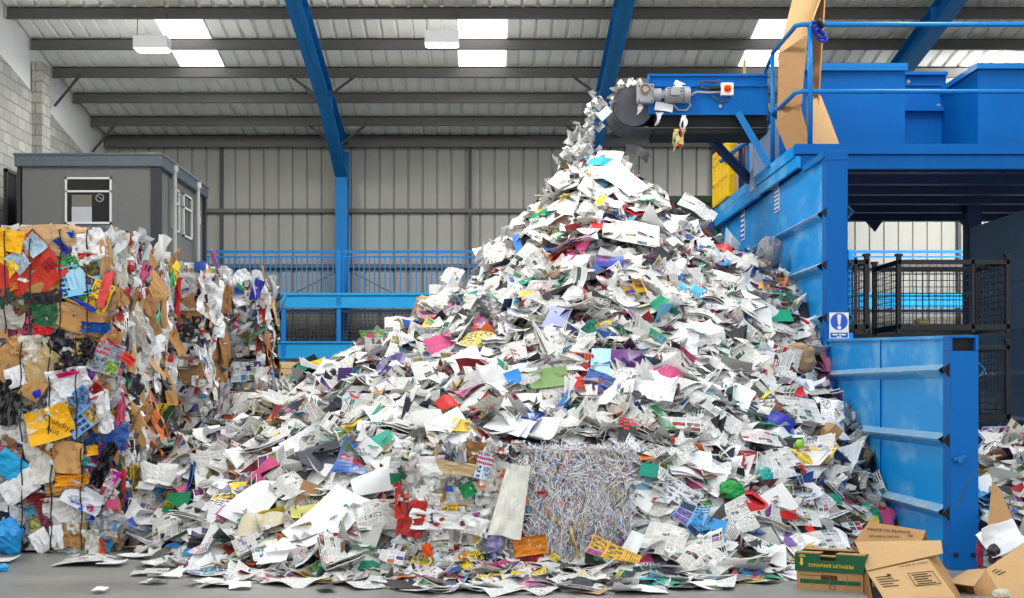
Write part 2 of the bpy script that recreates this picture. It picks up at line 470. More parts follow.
# left wall: blockwork below, white board above following the roof, block pier
blk, n, b = new_mat('grey_blockwork', 0.9, 0, 0.2)
tc = n.new('ShaderNodeTexCoord').outputs['Object']
sp = n.new('ShaderNodeSeparateXYZ'); n.put(sp.inputs[0], tc)
cb = n.new('ShaderNodeCombineXYZ'); n.put(cb.inputs[0], n.math('ADD', sp.outputs[1], sp.outputs[0])); n.put(cb.inputs[1], sp.outputs[2])
br = n.new('ShaderNodeTexBrick'); n.put(br.inputs['Vector'], cb.outputs[0]); br.inputs['Scale'].default_value = 1.0
br.inputs['Brick Width'].default_value = 0.45; br.inputs['Row Height'].default_value = 0.225; br.inputs['Mortar Size'].default_value = 0.012
br.inputs['Color1'].default_value = rgba((172, 170, 160)); br.inputs['Color2'].default_value = rgba((150, 149, 142)); br.inputs['Mortar'].default_value = rgba((120, 118, 112))
g = n.noise(tc, 22, 4, .7).outputs[0]
n.put(b.inputs['Base Color'], n.mix(n.math('MULTIPLY', n.ramp(g, .45, .8), .5), br.outputs['Color'], rgba((112, 112, 108))))
bp = n.new('ShaderNodeBump'); bp.inputs['Strength'].default_value = 0.5; bp.inputs['Distance'].default_value = 0.02
n.put(bp.inputs['Height'], n.math('ADD', br.outputs['Fac'], g)); n.put(b.inputs['Normal'], bp.outputs[0])
ztop = lambda y: purlin_z(y) - 0.95
mb = MB(); mb.prism([(XL, YB, 0), (XL, 8, 0), (XL, 8, 7.9 + .0), (XL, 27.3, ztop(27.3)), (XL, YB, ztop(YB))], (-0.22, 0, 0))
struct(mb.build('wall_left', blk))
mb = MB(); mb.prism([(XL - 0.03, YB, ztop(YB) - .02), (XL - 0.03, YF, ztop(YF) - .02), (XL - 0.03, YF, purlin_z(YF) + .2), (XL - 0.03, YB, purlin_z(YB) + .2)], (-0.12, 0, 0))
struct(mb.build('wall_left_upper', M['plaster']))
mb = MB(); mb.box(XL, XL + 0.22, 29.2, 29.75, 0, purlin_z(29.5) - 0.28); struct(mb.build('wall_left_pier', blk))
mb = MB(); mb.box(XR, XR + 0.2, 8, YB, 0, 8.2); struct(mb.build('wall_right', M['cladding']))
# dark doorway in the left wall beside the cabin
mb = MB(); mb.box(XL - 0.02, XL + 0.05, 27.55, 28.05, 3.2, 5.95); mb.m = 1
mb.box(XL - 0.02, XL + 0.07, 27.5, 27.55, 3.2, 6.0); mb.box(XL - 0.02, XL + 0.07, 28.05, 28.1, 3.2, 6.0); mb.box(XL - 0.02, XL + 0.07, 27.5, 28.1, 5.95, 6.02)
struct(mb.build('door_1', [M['black'], M['dark_steel']]))

# ------------------------------------------------------------------ hanging warehouse lamps
lamp_e = emit('warehouse_lamp_diffuser', (1.0, 1.0, 0.97), 9.0)
for nm, x, z, lab in (('left', -6.52, 8.42, 'white box lamp hung below the rooflight above the grey cabin'), ('mid', -0.86, 8.52, 'white box lamp hung below the middle rooflight')):
    y = 27.35
    t = thing('hanging_lamp', lab, 'lamp', (x, y, z))
    mb = MB()   # open housing
    mb.box(x - .33, x + .33, y - .2, y - .185, z - .12, z + .12); mb.box(x - .33, x + .33, y + .185, y + .2, z - .12, z + .12)
    mb.box(x - .33, x - .315, y - .185, y + .185, z - .12, z + .12); mb.box(x + .315, x + .33, y - .185, y + .185, z - .12, z + .12); mb.box(x - .33, x + .33, y - .2, y + .2, z + .11, z + .125)
    mb.build('housing', M['white'], t, bevel=0.006)
    mb = MB(); mb.box(x - .3, x + .3, y - .18, y + .18, z - .135, z - .1); mb.build('diffuser', lamp_e, t, bevel=0.01)
    for sx in (-.3, .3):
        mb = MB(); mb.tube([(x + sx, y, z + .12), (x + sx * .95, y + .02, purlin_z(y) - .1)], .008, 6); mb.build('suspension_wire', M['dark_steel'], t)

# ------------------------------------------------------------------ walkway along the back wall
S = F / 33.4
WY = 33.4
def wz(py): return EYE + (PY0 - py) / S
x0, x1 = -9.2, 13.5
t = thing('steel_walkway', 'sky blue steel walkway with balustrade running along the back wall', 'walkway', (0, WY, 0))
mb = MB(); mb.box(x0, x1, WY - .06, WY + .06, wz(307), wz(294)); mb.box(x0, x1, WY - .1, WY - .06, wz(295.5), wz(293)); mb.box(x0, x1, WY - .1, WY - .06, wz(308), wz(306)); mb.build('deck_beam', M['walk_blue'], t)
mb = MB(); mb.box(x0, x1, WY + .06, WY + 0.85, wz(298), wz(295)); mb.build('deck', M['dark_blue'], t)
mb = MB(); mb.box(x0, x1, WY - .03, WY + .03, wz(253), wz(250.4)); mb.build('top_rail', M['rail_blue'], t)
mb = MB(); mb.box(x0, x1, WY - .02, WY + .02, wz(257.5), wz(256)); mb.build('rail', M['rail_blue'], t)
mb = MB(); mb.box(x0, x1, WY - .06, WY + .06, wz(358), wz(342)); mb.box(x0, x1, WY - .1, WY - .06, wz(343), wz(341.5)); mb.box(x0, x1, WY - .1, WY + .06, wz(358.5), wz(357)); mb.build('lower_beam', M['walk_blue'], t)
mb = MB(); mb.box(x0, x1, WY - .03, WY + .03, wz(312.5), wz(309.5)); mb.build('mid_rail', M['dark_blue'], t)
mb = MB(); mb.box(x0, x1, WY - .05, WY + .05, wz(372), wz(363)); mb.build('foot_beam', M['walk_blue'], t)
for px in (284, 339, 466, 600, 740, 850, 972):
    x = (px - PX0) / S; mb = MB(); mb.box(x - .05, x + .05, WY - .08, WY + .04, 0 if px != 339 else wz(342), wz(250) if px in (339, 850, 600) else wz(306)); mb.build('post', M['rail_blue'], t)
nb = 0
for i in range(125):
    px = 203 + 5.2 * i
    if 480 < px < 845 and not (700 < px < 720): continue
    x = (px - PX0) / S; mb = MB(); mb.box(x - .013, x + .013, WY - .013, WY + .013, wz(294), wz(256)); mb.build('baluster', M['rail_blue'], t); nb += 1
mb = MB()
for i in range(60):
    x = -5.2 + i * .1; mb.box(x - .007, x + .007, WY + .02, WY + .034, wz(342), wz(311))
for i in range(9): z = wz(342) + i * .085; mb.box(-5.2, 0.8, WY + .02, WY + .034, z - .007, z + .007)
mb.build('mesh_panel', M['dark_steel'], t)
mb = MB(); mb.tube([W(295, 293, 33.6), W(336, 272, 33.6)], .012, 6); mb.tube([W(392, 293, 33.6), W(352, 272, 33.6)], .012, 6); mb.build('tie_rod', M['dark_steel'], t)

# ------------------------------------------------------------------ stacked boards in front of the walkway
YT = 30.0; ST = F / YT
zt = lambda py: EYE + (PY0 - py) / ST
t = thing('packing_case', 'pale timber packing case under the stacked boards behind the bales', 'case', ((290 - PX0) / ST, YT, 0))
xa, xb = (270 - PX0) / ST, (330 - PX0) / ST
mb = MB()
for k in range(7): mb.box(xa, xb, YT, YT + .02, 0.02 + k * .26, .26 + k * .26)
mb.box(xa, xb, YT + .02, YT + .9, .05, zt(384)); mb.build('board_panel', M['timber'], t)
mb = MB(); mb.box(xa, xa + .1, YT - .03, YT, .02, zt(384)); mb.build('batten', M['timber'], t)
mb = MB(); mb.box(xb - .1, xb, YT - .03, YT, .02, zt(384)); mb.build('batten', M['timber'], t)
k = 0
for r, (py1, py0) in enumerate(((383.6, 376.4), (376, 369), (368.6, 362))):
    for j, (a, bb) in enumerate(((268, 296), (297, 332))):
        xx0, xx1 = (a - PX0 + (r % 2) * 3) / ST, (bb - PX0 + (r % 2) * 3) / ST
        mb = MB(); mb.box(xx0, xx1, YT - .05, YT + .75, zt(py1), zt(py0))
        o = mb.build('timber_block', M['timber'], bevel=.01)
        tag(o, ('left' if j == 0 else 'right') + '-hand pale timber block in the ' + ('bottom', 'middle', 'top')[r] + ' layer of the stack behind the bales', 'timber', 'timber blocks stacked behind the bales')

# ------------------------------------------------------------------ portable cabin
Y1, Y2, CX0, CX1 = 26.0, 30.2, -8.66, -6.06
zt = 6.0
t = thing('site_cabin', 'grey two storey portable cabin behind the waste bales', 'cabin', ((CX0 + CX1) / 2, 28, 0))
mb = MB(); mb.box(CX0 + .05, CX1 - .05, Y1, Y2, 0, zt - .16); mb.build('wall_panel', M['cabin'], t)
mb = MB(); mb.box(CX0 - .08, CX1 + .06, Y1 - .08, Y2 + .08, zt - .2, zt + .02); mb.box(CX0 - .1, CX1 + .08, Y1 - .1, Y2 + .1, zt, zt + .05); mb.build('roof', M['cabin_trim'], t, bevel=.02)
for (x, y) in ((CX0 + .02, Y1), (CX1 - .1, Y1), (CX1 - .1, Y2 - .04)):
    mb = MB(); mb.box(x - .06, x + (.0 if x < CX0 + 1 else .12), y - .03, y + .1, 0, zt - .2); mb.build('corner_post', M['cabin_dark'], t)
mb = MB(); mb.box(CX0, CX1, Y1 - .03, Y2, 3.0, 3.16); mb.build('joint_band', M['cabin_trim'], t)
fx = lambda px: (px - PX0) * Y1 / F
fz = lambda py: EYE + (PY0 - py) * Y1 / F
# front window
wl, wr, wt, wb = fx(65.5), fx(112), fz(177.5), fz(224)
wm = fz(191.5)
mb = MB(); e = .035
for (a, bb, c_, d) in ((wl, wr, wt - e, wt), (wl, wr, wb, wb + e), (wl, wl + e, wb, wt), (wr - e, wr, wb, wt), (wl, wr, wm - e / 2, wm + e / 2)): mb.box(a, bb, Y1 - .04, Y1 + .02, c_, d)
wf = mb.build('window_frame', M['white_frame'], t)
mb = MB(); mb.box(wl + e, wr - e, Y1 - .012, Y1 - .004, wm, wt - e); mb.build('pane', M['glass_dark'], wf)
mb = MB(); mb.box(wl + e, wr - e, Y1 - .012, Y1 - .004, wb + e, wm - e / 2); mb.build('pane', M['glass_dark'], wf)
mb = MB(); mb.box(fx(72), fx(92), Y1 - .018, Y1 - .013, wb + e, fz(207)); mb.m = 1; mb.box(fx(72), fx(92), Y1 - .018, Y1 - .013, fz(207), fz(195)); mb.build('blind', [worn('white_paper_in_window', (190, 192, 198), (180, 184, 190), .3, 3), worn('beige_inside_wall', (120, 116, 104), (130, 124, 112), .3, 3)], wf)
mb = MB()
mb.tube([(fx(100) + .07 * math.cos(a), Y1 - .016, fz(198) + .07 * math.sin(a)) for a in [i * math.pi / 8 for i in range(17)]], .012, 6); mb.bar((fx(100) - .04, Y1 - .016, fz(198) + .04), (fx(100) + .05, Y1 - .016, fz(198) - .03), .012, .012); mb.build('clock', M['grey_metal'], wf)
# side windows
sy = lambda px: CX1 * F / (px - PX0)
for (pa, pb, pt, pbm) in ((174, 180.5, 187, 232), (184.5, 193, 193, 238)):
    ya, yb = sy(pa), sy(pb); zt_ = EYE + (PY0 - pt) * ya / F; zb_ = EYE + (PY0 - pbm + 2) * ya / F; zm_ = zt_ - .28; X = CX1 - .05
    mb = MB()
    for (a, bb, c_, d) in ((ya, yb, zt_ - e, zt_), (ya, yb, zb_, zb_ + e), (ya, ya + e * 1.6, zb_, zt_), (yb - e * 1.6, yb, zb_, zt_), (ya, yb, zm_ - e / 2, zm_ + e / 2)): mb.box(X - .02, X + .045, a, bb, c_, d)
    wf = mb.build('window_frame', M['white_frame'], t)
    mb = MB(); mb.box(X + .004, X + .012, ya + e, yb - e, zb_ + e, zm_); mb.build('pane', M['glass_dark'], wf)
    mb = MB(); mb.box(X + .004, X + .012, ya + e, yb - e, zm_, zt_ - e); mb.build('pane', M['glass_dark'], wf)
for pa in (171.5, 195):
    y = sy(pa) ; mb = MB(); mb.tube([(CX1 + .06, y, 0.0), (CX1 + .06, y, zt - .12)], .045, 10); mb.tube([(CX1 + .06, y, zt - .14), (CX1 + .06, y, zt - .02)], .075, 10); mb.build('drainpipe', worn('pale_pipe', (176, 178, 176), (160, 160, 156), .4, 4), t)
mb = MB(); ya, yb = sy(198), sy(202); X = CX1 - .05
mb.box(X, X + .02, ya, yb, EYE + (PY0 - 214) * ya / F, EYE + (PY0 - 208) * ya / F); mb.m = 1; mb.box(X, X + .02, ya, yb, EYE + (PY0 - 222) * ya / F, EYE + (PY0 - 214.4) * ya / F)
mb.build('sign', [M['orange'], M['white']], t)
mb = MB(); mb.box(CX1 - .05, CX1 - .02, sy(160.5), sy(163), fz(176), fz(169)); mb.build('vent', M['cabin_dark'], t)
# dark green skip behind the heap
t = thing('waste_skip', 'dark green steel skip half hidden behind the top of the paper heap', 'skip', (5.0, 26.8, 0))
sx = F / 26.0; xa, xb, zz = 3.35, 6.6, EYE + (PY0 - 196) / sx
mb = MB(); mb.box(xa, xb, 26.0, 26.06, 0, zz - .1); mb.box(xa, xb, 27.5, 27.56, 0, zz - .1); mb.box(xa, xa + .06, 26.06, 27.5, 0, zz - .1); mb.box(xb - .06, xb, 26.06, 27.5, 0, zz - .1); mb.box(xa, xb, 26, 27.5, 0.0, .08); mb.build('shell', M['green_skip'], t)
mb = MB(); mb.box(xa - .06, xb + .06, 25.94, 26.08, zz - .14, zz); mb.box(xa - .06, xb + .06, 27.46, 27.6, zz - .14, zz); mb.box(xa - .06, xa + .08, 26.08, 27.46, zz - .14, zz); mb.box(xb - .08, xb + .06, 26.08, 27.46, zz - .14, zz); mb.build('rim', M['green_skip'], t, bevel=.01)
for k in range(5):
    x = xa + .1 + k * (xb - xa - .2) / 4; mb = MB(); mb.box(x - .05, x + .05, 25.93, 26.0, 0, zz - .14); mb.build('rib', M['green_skip'], t)
# ------------------------------------------------------------------ blue loading platform
DZ = 4.97                       # deck level
XP = 4.3                        # plane of the side wall
t = thing('loading_platform', 'blue steel loading platform with ridged side wall beside the paper heap', 'platform', (XP, 20, 0))
PLAT = t
ledges = [4.42 - .52, 3.24, 2.57, 1.88, 1.2, 0.52]


def ridge_wall(mb, x, ya, yb, z0, z1, zs, out=-1, d=.085, h=.055):
    """flat sheet with pressed V ridges running along it; the ridge tops are material 1"""
    prof = [(0, z0)]
    for z in sorted(zs): prof += [(0, z - h * 1.5), (out * d * .7, z - h * .45), (out * d, z), (0, z + h)]
    prof.append((0, z1))
    vs = [(x + p, ya, z) for p, z in prof] + [(x + p, yb, z) for p, z in prof]; m = len(prof)
    for i in range(m - 1):
        mb.m = 1 if i < m - 2 and (i % 4 == 2 or i % 4 == 3) else 0
        mb.add([vs[i], vs[i + 1], vs[m + i + 1], vs[m + i]], [(0, 1, 2, 3)])
    mb.m = 0
    mb.box(x + .03 if out < 0 else x - .05, x + .05 if out < 0 else x - .03, ya, yb, z0, z1)
    return mb


WT = 4.65
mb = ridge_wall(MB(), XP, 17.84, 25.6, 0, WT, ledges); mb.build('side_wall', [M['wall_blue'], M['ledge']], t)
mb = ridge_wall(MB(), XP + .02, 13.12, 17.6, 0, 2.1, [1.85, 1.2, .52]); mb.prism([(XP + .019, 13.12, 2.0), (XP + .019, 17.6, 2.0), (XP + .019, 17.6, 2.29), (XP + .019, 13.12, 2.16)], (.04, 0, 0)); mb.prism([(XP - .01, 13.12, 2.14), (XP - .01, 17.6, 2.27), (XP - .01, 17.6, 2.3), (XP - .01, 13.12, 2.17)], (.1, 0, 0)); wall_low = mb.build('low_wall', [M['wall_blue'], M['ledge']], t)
mb = MB(); mb.bar((XP + .012, 15.3, .0), (XP + .012, 15.3, 2.2), .012, .012); mb.build('seam', M['deck_blue'], t)
# posts
mb = MB(); mb.box(XP - .02, XP + .25, 17.6, 17.84, 0, WT + .02); mb.box(XP - .03, XP + .26, 17.585, 17.855, WT - .1, WT - .07); post2 = mb.build('post', M['deck_blue'], t, bevel=.008)
mb = MB(); mb.box(XP - .02, XP + .24, 12.9, 13.12, 0, 2.02); mb.box(XP - .02, XP + .0, 12.9, 13.12, 2.02, 2.14); mb.box(XP + .21, XP + .24, 12.9, 13.12, 2.02, 2.14); mb.box(XP + .0, XP + .21, 13.09, 13.12, 2.02, 2.14); mb.box(XP - .02, XP + .24, 12.9, 13.12, 2.14, 2.165); post1 = mb.build('post', M['deck_blue'], t, bevel=.006)
mb = MB(); mb.box(XP + .0, XP + .21, 12.98, 13.08, 2.02, 2.14); mb.build('slot', M['black'], t)
mb = MB(); mb.tube([(XP + .05, 12.9, 1.02), (XP + .05, 12.84, 1.02)], .03, 6); mb.bar((XP + .0, 12.87, 1.02), (XP + .1, 12.87, 1.05), .04, .03); mb.build('latch', M['rail_blue'], t)
for x in (XP + .03, XP + .19):
    mb = MB(); mb.cyl((x, 12.9, .14), (x, 12.885, .14), .022, 10); mb.build('bolt', M['black'], t)
mb = MB(); mb.tube([(XP + .03, 12.898, .55), (XP + .1, 12.896, .72), (XP + .19, 12.898, .9)], .004, 4); mb.build('scratch', M['purlin'], t)
# black caps painting the shade inside the hollow ridge ends, either side of both posts
for (yy, zs) in ((17.59, (3.9, 3.24, 2.57, 1.88)), (12.93, (1.85, 1.2, .52))):
    for z in zs:
        mb = MB(); mb.prism([(XP - .085, yy, z), (XP - .02, yy, z + .055), (XP - .02, yy, z - .07)], (0, .03, 0)); mb.build('ridge_end', M['black'], t)
        xx = XP + (.25 if yy > 15 else .24)
        mb = MB(); mb.prism([(xx + .055, yy, z), (xx, yy, z + .06), (xx, yy, z - .07)], (0, .03, 0)); r = mb.build('ridge_end', M['black'], t)
        mb = MB(); mb.tube([(xx, yy - .005, z + .07), (xx + .065, yy - .005, z), (xx, yy - .005, z - .08)], .007, 5); mb.build('ridge_edge', M['rail_blue'], r)
# deck, edge beams
XD = 4.2; XE = 14.0; DY = 18.85
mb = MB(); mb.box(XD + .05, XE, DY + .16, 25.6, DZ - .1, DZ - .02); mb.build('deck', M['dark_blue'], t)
mb = MB(); mb.box(XD - .03, XE, DY, DY + .14, DZ - .13, DZ + .005); mb.build('front_beam', M['deck_blue'], t)
mb = MB(); mb.box(XD + .05, XE, DY + .06, DY + .15, DZ - .32, DZ - .14); mb.build('front_channel', M['deck_blue'], t)
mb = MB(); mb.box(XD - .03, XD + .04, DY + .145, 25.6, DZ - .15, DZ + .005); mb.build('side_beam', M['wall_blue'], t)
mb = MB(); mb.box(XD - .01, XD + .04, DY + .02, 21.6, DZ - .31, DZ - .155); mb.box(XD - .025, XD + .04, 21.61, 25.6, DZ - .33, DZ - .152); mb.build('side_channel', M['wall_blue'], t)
mb = MB(); mb.box(XP - .05, XP - .002, 17.7, 18.8, WT - .06, WT + .02); mb.build('trim_bar', M['rail_blue'], t)
for y in (19.7, 20.8, 21.9, 23.0, 24.1, 25.3):
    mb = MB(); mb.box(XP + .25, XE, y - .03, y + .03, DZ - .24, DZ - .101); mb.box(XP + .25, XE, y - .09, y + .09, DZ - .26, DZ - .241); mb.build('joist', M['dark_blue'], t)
for px in (872, 966):
    x = (px - PX0) * 25.3 / F; mb = MB(); mb.prism([(x - .12, 25.3, 4.72), (x + .2, 25.3, 4.72), (x + .06, 25.3, 4.52)], (0, .04, 0)); mb.build('gusset', M['dark_blue'], t)
# far inner wall of the bay and rear posts
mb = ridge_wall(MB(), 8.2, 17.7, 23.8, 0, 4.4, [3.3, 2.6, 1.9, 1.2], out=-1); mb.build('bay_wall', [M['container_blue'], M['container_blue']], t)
for (x, y) in ((8.3, 23.9), (13.6, 19.1), (13.6, 25.4), (4.5, 25.45)):
    mb = MB(); mb.box(x - .12, x + .12, y - .12, y + .12, 0, DZ - .1); mb.build('post', M['dark_blue'], t)
# sign on the post
Sg = F / 17.57
sg = lambda px, py: ((px - PX0) / Sg, EYE + (PY0 - py) / Sg)
x0, z1 = sg(829.5, 312.5); x1, z0 = sg(848.8, 338.6)
ts = thing('safety_sign', 'white sign with a white exclamation mark in a blue circle', 'sign', ((x0 + x1) / 2, 17.57, (z0 + z1) / 2))
mb = MB(); mb.box(x0, x1, 17.572, 17.585, z0, z1); mb.build('sign_board', M['white'], ts)
cx, cz = (x0 + x1) / 2, sg(0, 321.6)[1]; R = .107
mb = MB(); mb.cyl((cx, 17.573, cz), (cx, 17.569, cz), R, 40); mb.build('disc', M['sign_blue'], ts)
mb = MB(); mb.prism([(cx - .026, 17.569, cz + .075), (cx - .014, 17.569, cz + .09), (cx + .014, 17.569, cz + .09), (cx + .026, 17.569, cz + .075), (cx + .013, 17.569, cz - .04), (cx - .013, 17.569, cz - .04)], (0, -.004, 0)); mb.cyl((cx, 17.569, cz - .075), (cx, 17.565, cz - .075), .024, 20); mb.build('exclamation_mark', M['white'], ts)
mb = MB(); mb.box(x0 + .012, x1 - .012, 17.568, 17.573, z0 + .012, sg(0, 332.6)[1]); mb.build('caption_bar', M['sign_blue'], ts)
mb = MB(); za = sg(0, 334.6)[1]; zb = sg(0, 337.2)[1]
for xa, xb, z in ((-.082, -.05, za), (-.047, -.02, za), (-.005, .03, za), (.034, .08, za), (-.03, .0, zb), (.004, .03, zb)): mb.box(cx + xa, cx + xb, 17.564, 17.568, z - .009, z + .009)
mb.build('caption_lettering', M['white'], ts)
# striped tapes hanging on the side wall
for (px, pa, pb, wh) in ((743.5, 211, 240, 'near its far end'), (777.5, 188, 212, 'nearer its front post')):
    y = XP * F / (px - PX0); x = XP - .012
    tt = thing('striped_tape', 'blue and white striped tape stuck upright on the blue side wall ' + wh, 'tape', (x, y, EYE + (PY0 - pb) * y / F))
    za, zb = EYE + (PY0 - pb) * y / F, EYE + (PY0 - pa) * y / F
    mb = MB(); mb.box(x - .004, x + .008, y - .16, y + .16, za, zb); mb.build('strip', M['white'], tt)
    mb = MB(); k = 6
    for i in range(k): z = za + (zb - za) * (i + .3) / k; mb.box(x - .008, x - .004, y - .155, y + .155, z, z + (zb - za) / k * .45)
    mb.build('stripe', M['sign_blue'], tt)
# hand rail: front run, corner, side run with loop end
r = .033
HY = 19.05; sh = F / HY
hz = lambda py: EYE + (PY0 - py) / sh
X1 = 4.41; XC = XD + .03
th = thing('handrail', 'blue tubular handrail round the front corner of the platform deck', 'handrail', (X1, HY, DZ))
zT, zM = hz(24.5), hz(91.5)
yb = 20.66
mb = MB(); mb.tube([(XE, HY, zT), (XC + .06, HY, zT), (XC, HY + .06, zT), (XC, yb, zT)], r, 10); mb.build('top_rail', M['rail_blue'], th, smooth=True)
mb = MB(); mb.tube([(XE, HY, zM), (XC + .06, HY, zM), (XC, HY + .06, zM), (XC, yb + .1, zM)], r * .95, 10); mb.build('mid_rail', M['rail_blue'], th, smooth=True)
mb = MB(); mb.tube([(X1, HY, DZ), (X1, HY, zT)], r * 1.1, 10); mb.build('post', M['rail_blue'], th, smooth=True)
mb = MB(); mb.tube([(13.7, HY, DZ), (13.7, HY, zT)], r, 10); mb.build('post', M['rail_blue'], th, smooth=True)
mb = MB(); mb.tube([(XC, yb, DZ - .05), (XC, yb, zT)], r, 10); mb.build('post', M['rail_blue'], th, smooth=True)
mb = MB(); mb.tube([(XC, yb, zT - .03), (XC, yb + .35, zT - .1), (XC, yb + .55, zT - .15), (XC, yb + .55, zM - .1), (XC, yb + .35, zM - .06), (XC, yb, zM)], r * .9, 10); mb.build('loop_end', M['rail_blue'], th, smooth=True)
# rope knot on the rail
tk = thing('rope_knot', 'blue and black rope knotted round the handrail by the cardboard', 'rope', (X1 + .1, HY, zT))
mb = MB()
rg = random.Random(4)
for k in range(3):
    ph = rg.uniform(0, 6); mb.tube([(X1 + .1 + .075 * math.cos(a + ph) + .02 * k, HY - .03 + .05 * math.sin(a * 2 + ph), zT - .06 - .05 * k + .085 * math.sin(a)) for a in [i * math.pi / 9 for i in range(19)]], .02, 7)
mb.build('loop', worn('blue_rope', (20, 50, 170), (40, 70, 190), .4, 9), tk, smooth=True)
mb = MB(); mb.tube([(X1 + .1 + .06 * math.cos(a), HY + .075 * math.sin(a), zT + .04 * math.sin(3 * a)) for a in [i * math.pi / 9 for i in range(19)]], .032, 7); mb.build('band', M['black'], tk, smooth=True)

# ------------------------------------------------------------------ hopper on the deck
t = thing('feed_hopper', 'blue sheet steel feed hopper standing on the platform deck behind the handrail', 'hopper', (6.5, 20.9, DZ - .02))
def HX(px, Y): return (px - PX0) * Y / F
def HZ(py, Y): return EYE + (PY0 - py) * Y / F
y = 20.95; a, bb = HX(800, y), HX(905, y); z = HZ(66, y)
mb = MB(); mb.box(a, bb, y, y + .05, DZ - .02, z - .035); mb.box(bb - .04, bb, y + .051, y + .69, DZ - .02, z - .035); mb.build('left_panel', M['deck_blue'], t)
mb = MB(); mb.box(a, bb + .02, y - .07, y + .06, z - .03, z + .03); mb.box(a, bb + .02, y - .069, y - .05, z - .08, z - .031); mb.build('rim', M['rail_blue'], t)
y2 = 21.7; a2, b2 = bb - .04, HX(967, 20.75)
mb = MB(); mb.box(a2, b2, y2, y2 + .05, DZ - .02, HZ(75, y2)); mb.build('recess_panel', M['deck_blue'], t)
mb = MB(); mb.box(a2, b2, y2 - .1, y2, HZ(112, y2), HZ(107, y2)); mb.box(a2, b2, y2 - .1, y2 + .05, HZ(76, y2), HZ(73, y2)); mb.box(a2, b2, y2 - .03, y2, HZ(86, y2), HZ(84, y2)); mb.build('recess_ledge', M['deck_blue'], t)
for (px, py) in ((938, 106), (908, 82)):
    mb = MB(); mb.cyl((HX(px, y2), y2 - .0, HZ(py, y2)), (HX(px, y2), y2 - .035, HZ(py, y2)), .03, 10); mb.build('bolt', M['grey_metal'], t)
y3 = 20.1; a3 = HX(978, y3)
mb = MB(); mb.box(a3, XE, y3, y3 + .05, DZ - .02, HZ(66, y3) - .055); mb.box(a3, a3 + .05, y3 + .051, y2 - .01, DZ - .02, HZ(66, y3) - .055); mb.build('right_panel', M['deck_blue'], t)
mb = MB(); zz = HZ(66, y3); mb.box(a3 - .04, XE, y3 - .07, y3 + .05, zz - .05, zz + .03); mb.box(a3 - .04, a3 + .06, y3 + .051, y2 + .05, zz - .05, zz + .03); mb.build('rim', M['rail_blue'], t)
mb = MB(); mb.box(a, XE, 22.4, 22.45, DZ - .02, HZ(75, y2)); mb.build('back_panel', M['deck_blue'], t)

# ------------------------------------------------------------------ belt conveyor
CY = 20.75; sc = F / CY
cx_ = lambda px: (px - PX0) / sc
cz_ = lambda py: EYE + (PY0 - py) / sc
CW = .95
t = thing('belt_conveyor', 'blue belt conveyor with grey drive motor pouring paper over the heap', 'conveyor', (cx_(700), CY + CW / 2, cz_(130)))
CONV = t
xr = cx_(768)
mb = MB(); mb.box(cx_(648), xr, CY, CY + .03, cz_(114), cz_(85.5)); mb.box(cx_(660), xr, CY - .04, CY, cz_(115.2), cz_(113)); mb.box(cx_(652), xr, CY - .04, CY, cz_(87), cz_(85)); mb.build('side_plate', M['deck_blue'], t)
mb = MB(); mb.box(cx_(648), xr, CY + CW - .03, CY + CW, cz_(114), cz_(85.5)); mb.build('side_plate', M['deck_blue'], t)
mb = MB(); mb.box(cx_(648), xr, CY + .04, CY + .07, cz_(86), cz_(74.5)); mb.box(cx_(648), xr, CY - .0, CY + .07, cz_(76), cz_(73.8)); mb.box(cx_(648), cx_(650), CY - .02, CY + .07, cz_(86), cz_(74)); mb.build('skirt_board', M['deck_blue'], t)
mb = MB(); mb.box(cx_(648), xr, CY + CW - .07, CY + CW - .04, cz_(86), cz_(74.5)); mb.build('skirt_board', M['deck_blue'], t)
# drum and belt: racetrack loop
dc, dr = (cx_(633.5), cz_(106)), 20.5 / sc
pts = []
for k in range(15):
    a = math.pi / 2 + math.pi * k / 14
    pts.append((dc[0] + dr * math.cos(a), dc[1] + dr * math.sin(a)))
pts = [(xr, dc[1] + dr)] + pts + [(xr, dc[1] - dr)]
th_ = .015
inner = [(x, z) for x, z in pts]
outer = [(dc[0] + (x - dc[0]) * (1 + th_ / dr) if x < dc[0] else x, z + (th_ if z > dc[1] else -th_) if x >= dc[0] else dc[1] + (z - dc[1]) * (1 + th_ / dr)) for x, z in pts]
mb = MB()
for i in range(len(pts) - 1):
    q = [(*outer[i], 0), (*outer[i + 1], 0), (*inner[i + 1], 0), (*inner[i], 0)]
    mb.prism([(x, CY + .06, z) for x, z, _ in q], (0, CW - .12, 0))
mb.build('belt', M['grey_belt'], t, smooth=False)
mb = MB(); mb.cyl((dc[0], CY + .03, dc[1]), (dc[0], CY + CW - .03, dc[1]), dr * .97, 28); mb.build('drum', worn('dark_drum_end', (58, 60, 66), (90, 90, 94), .5, 4), t)
mb = MB(); mb.box(cx_(655), xr, CY + .08, CY + CW - .08, cz_(132.5), cz_(114)); mb.build('under_tray', M['black'], t)
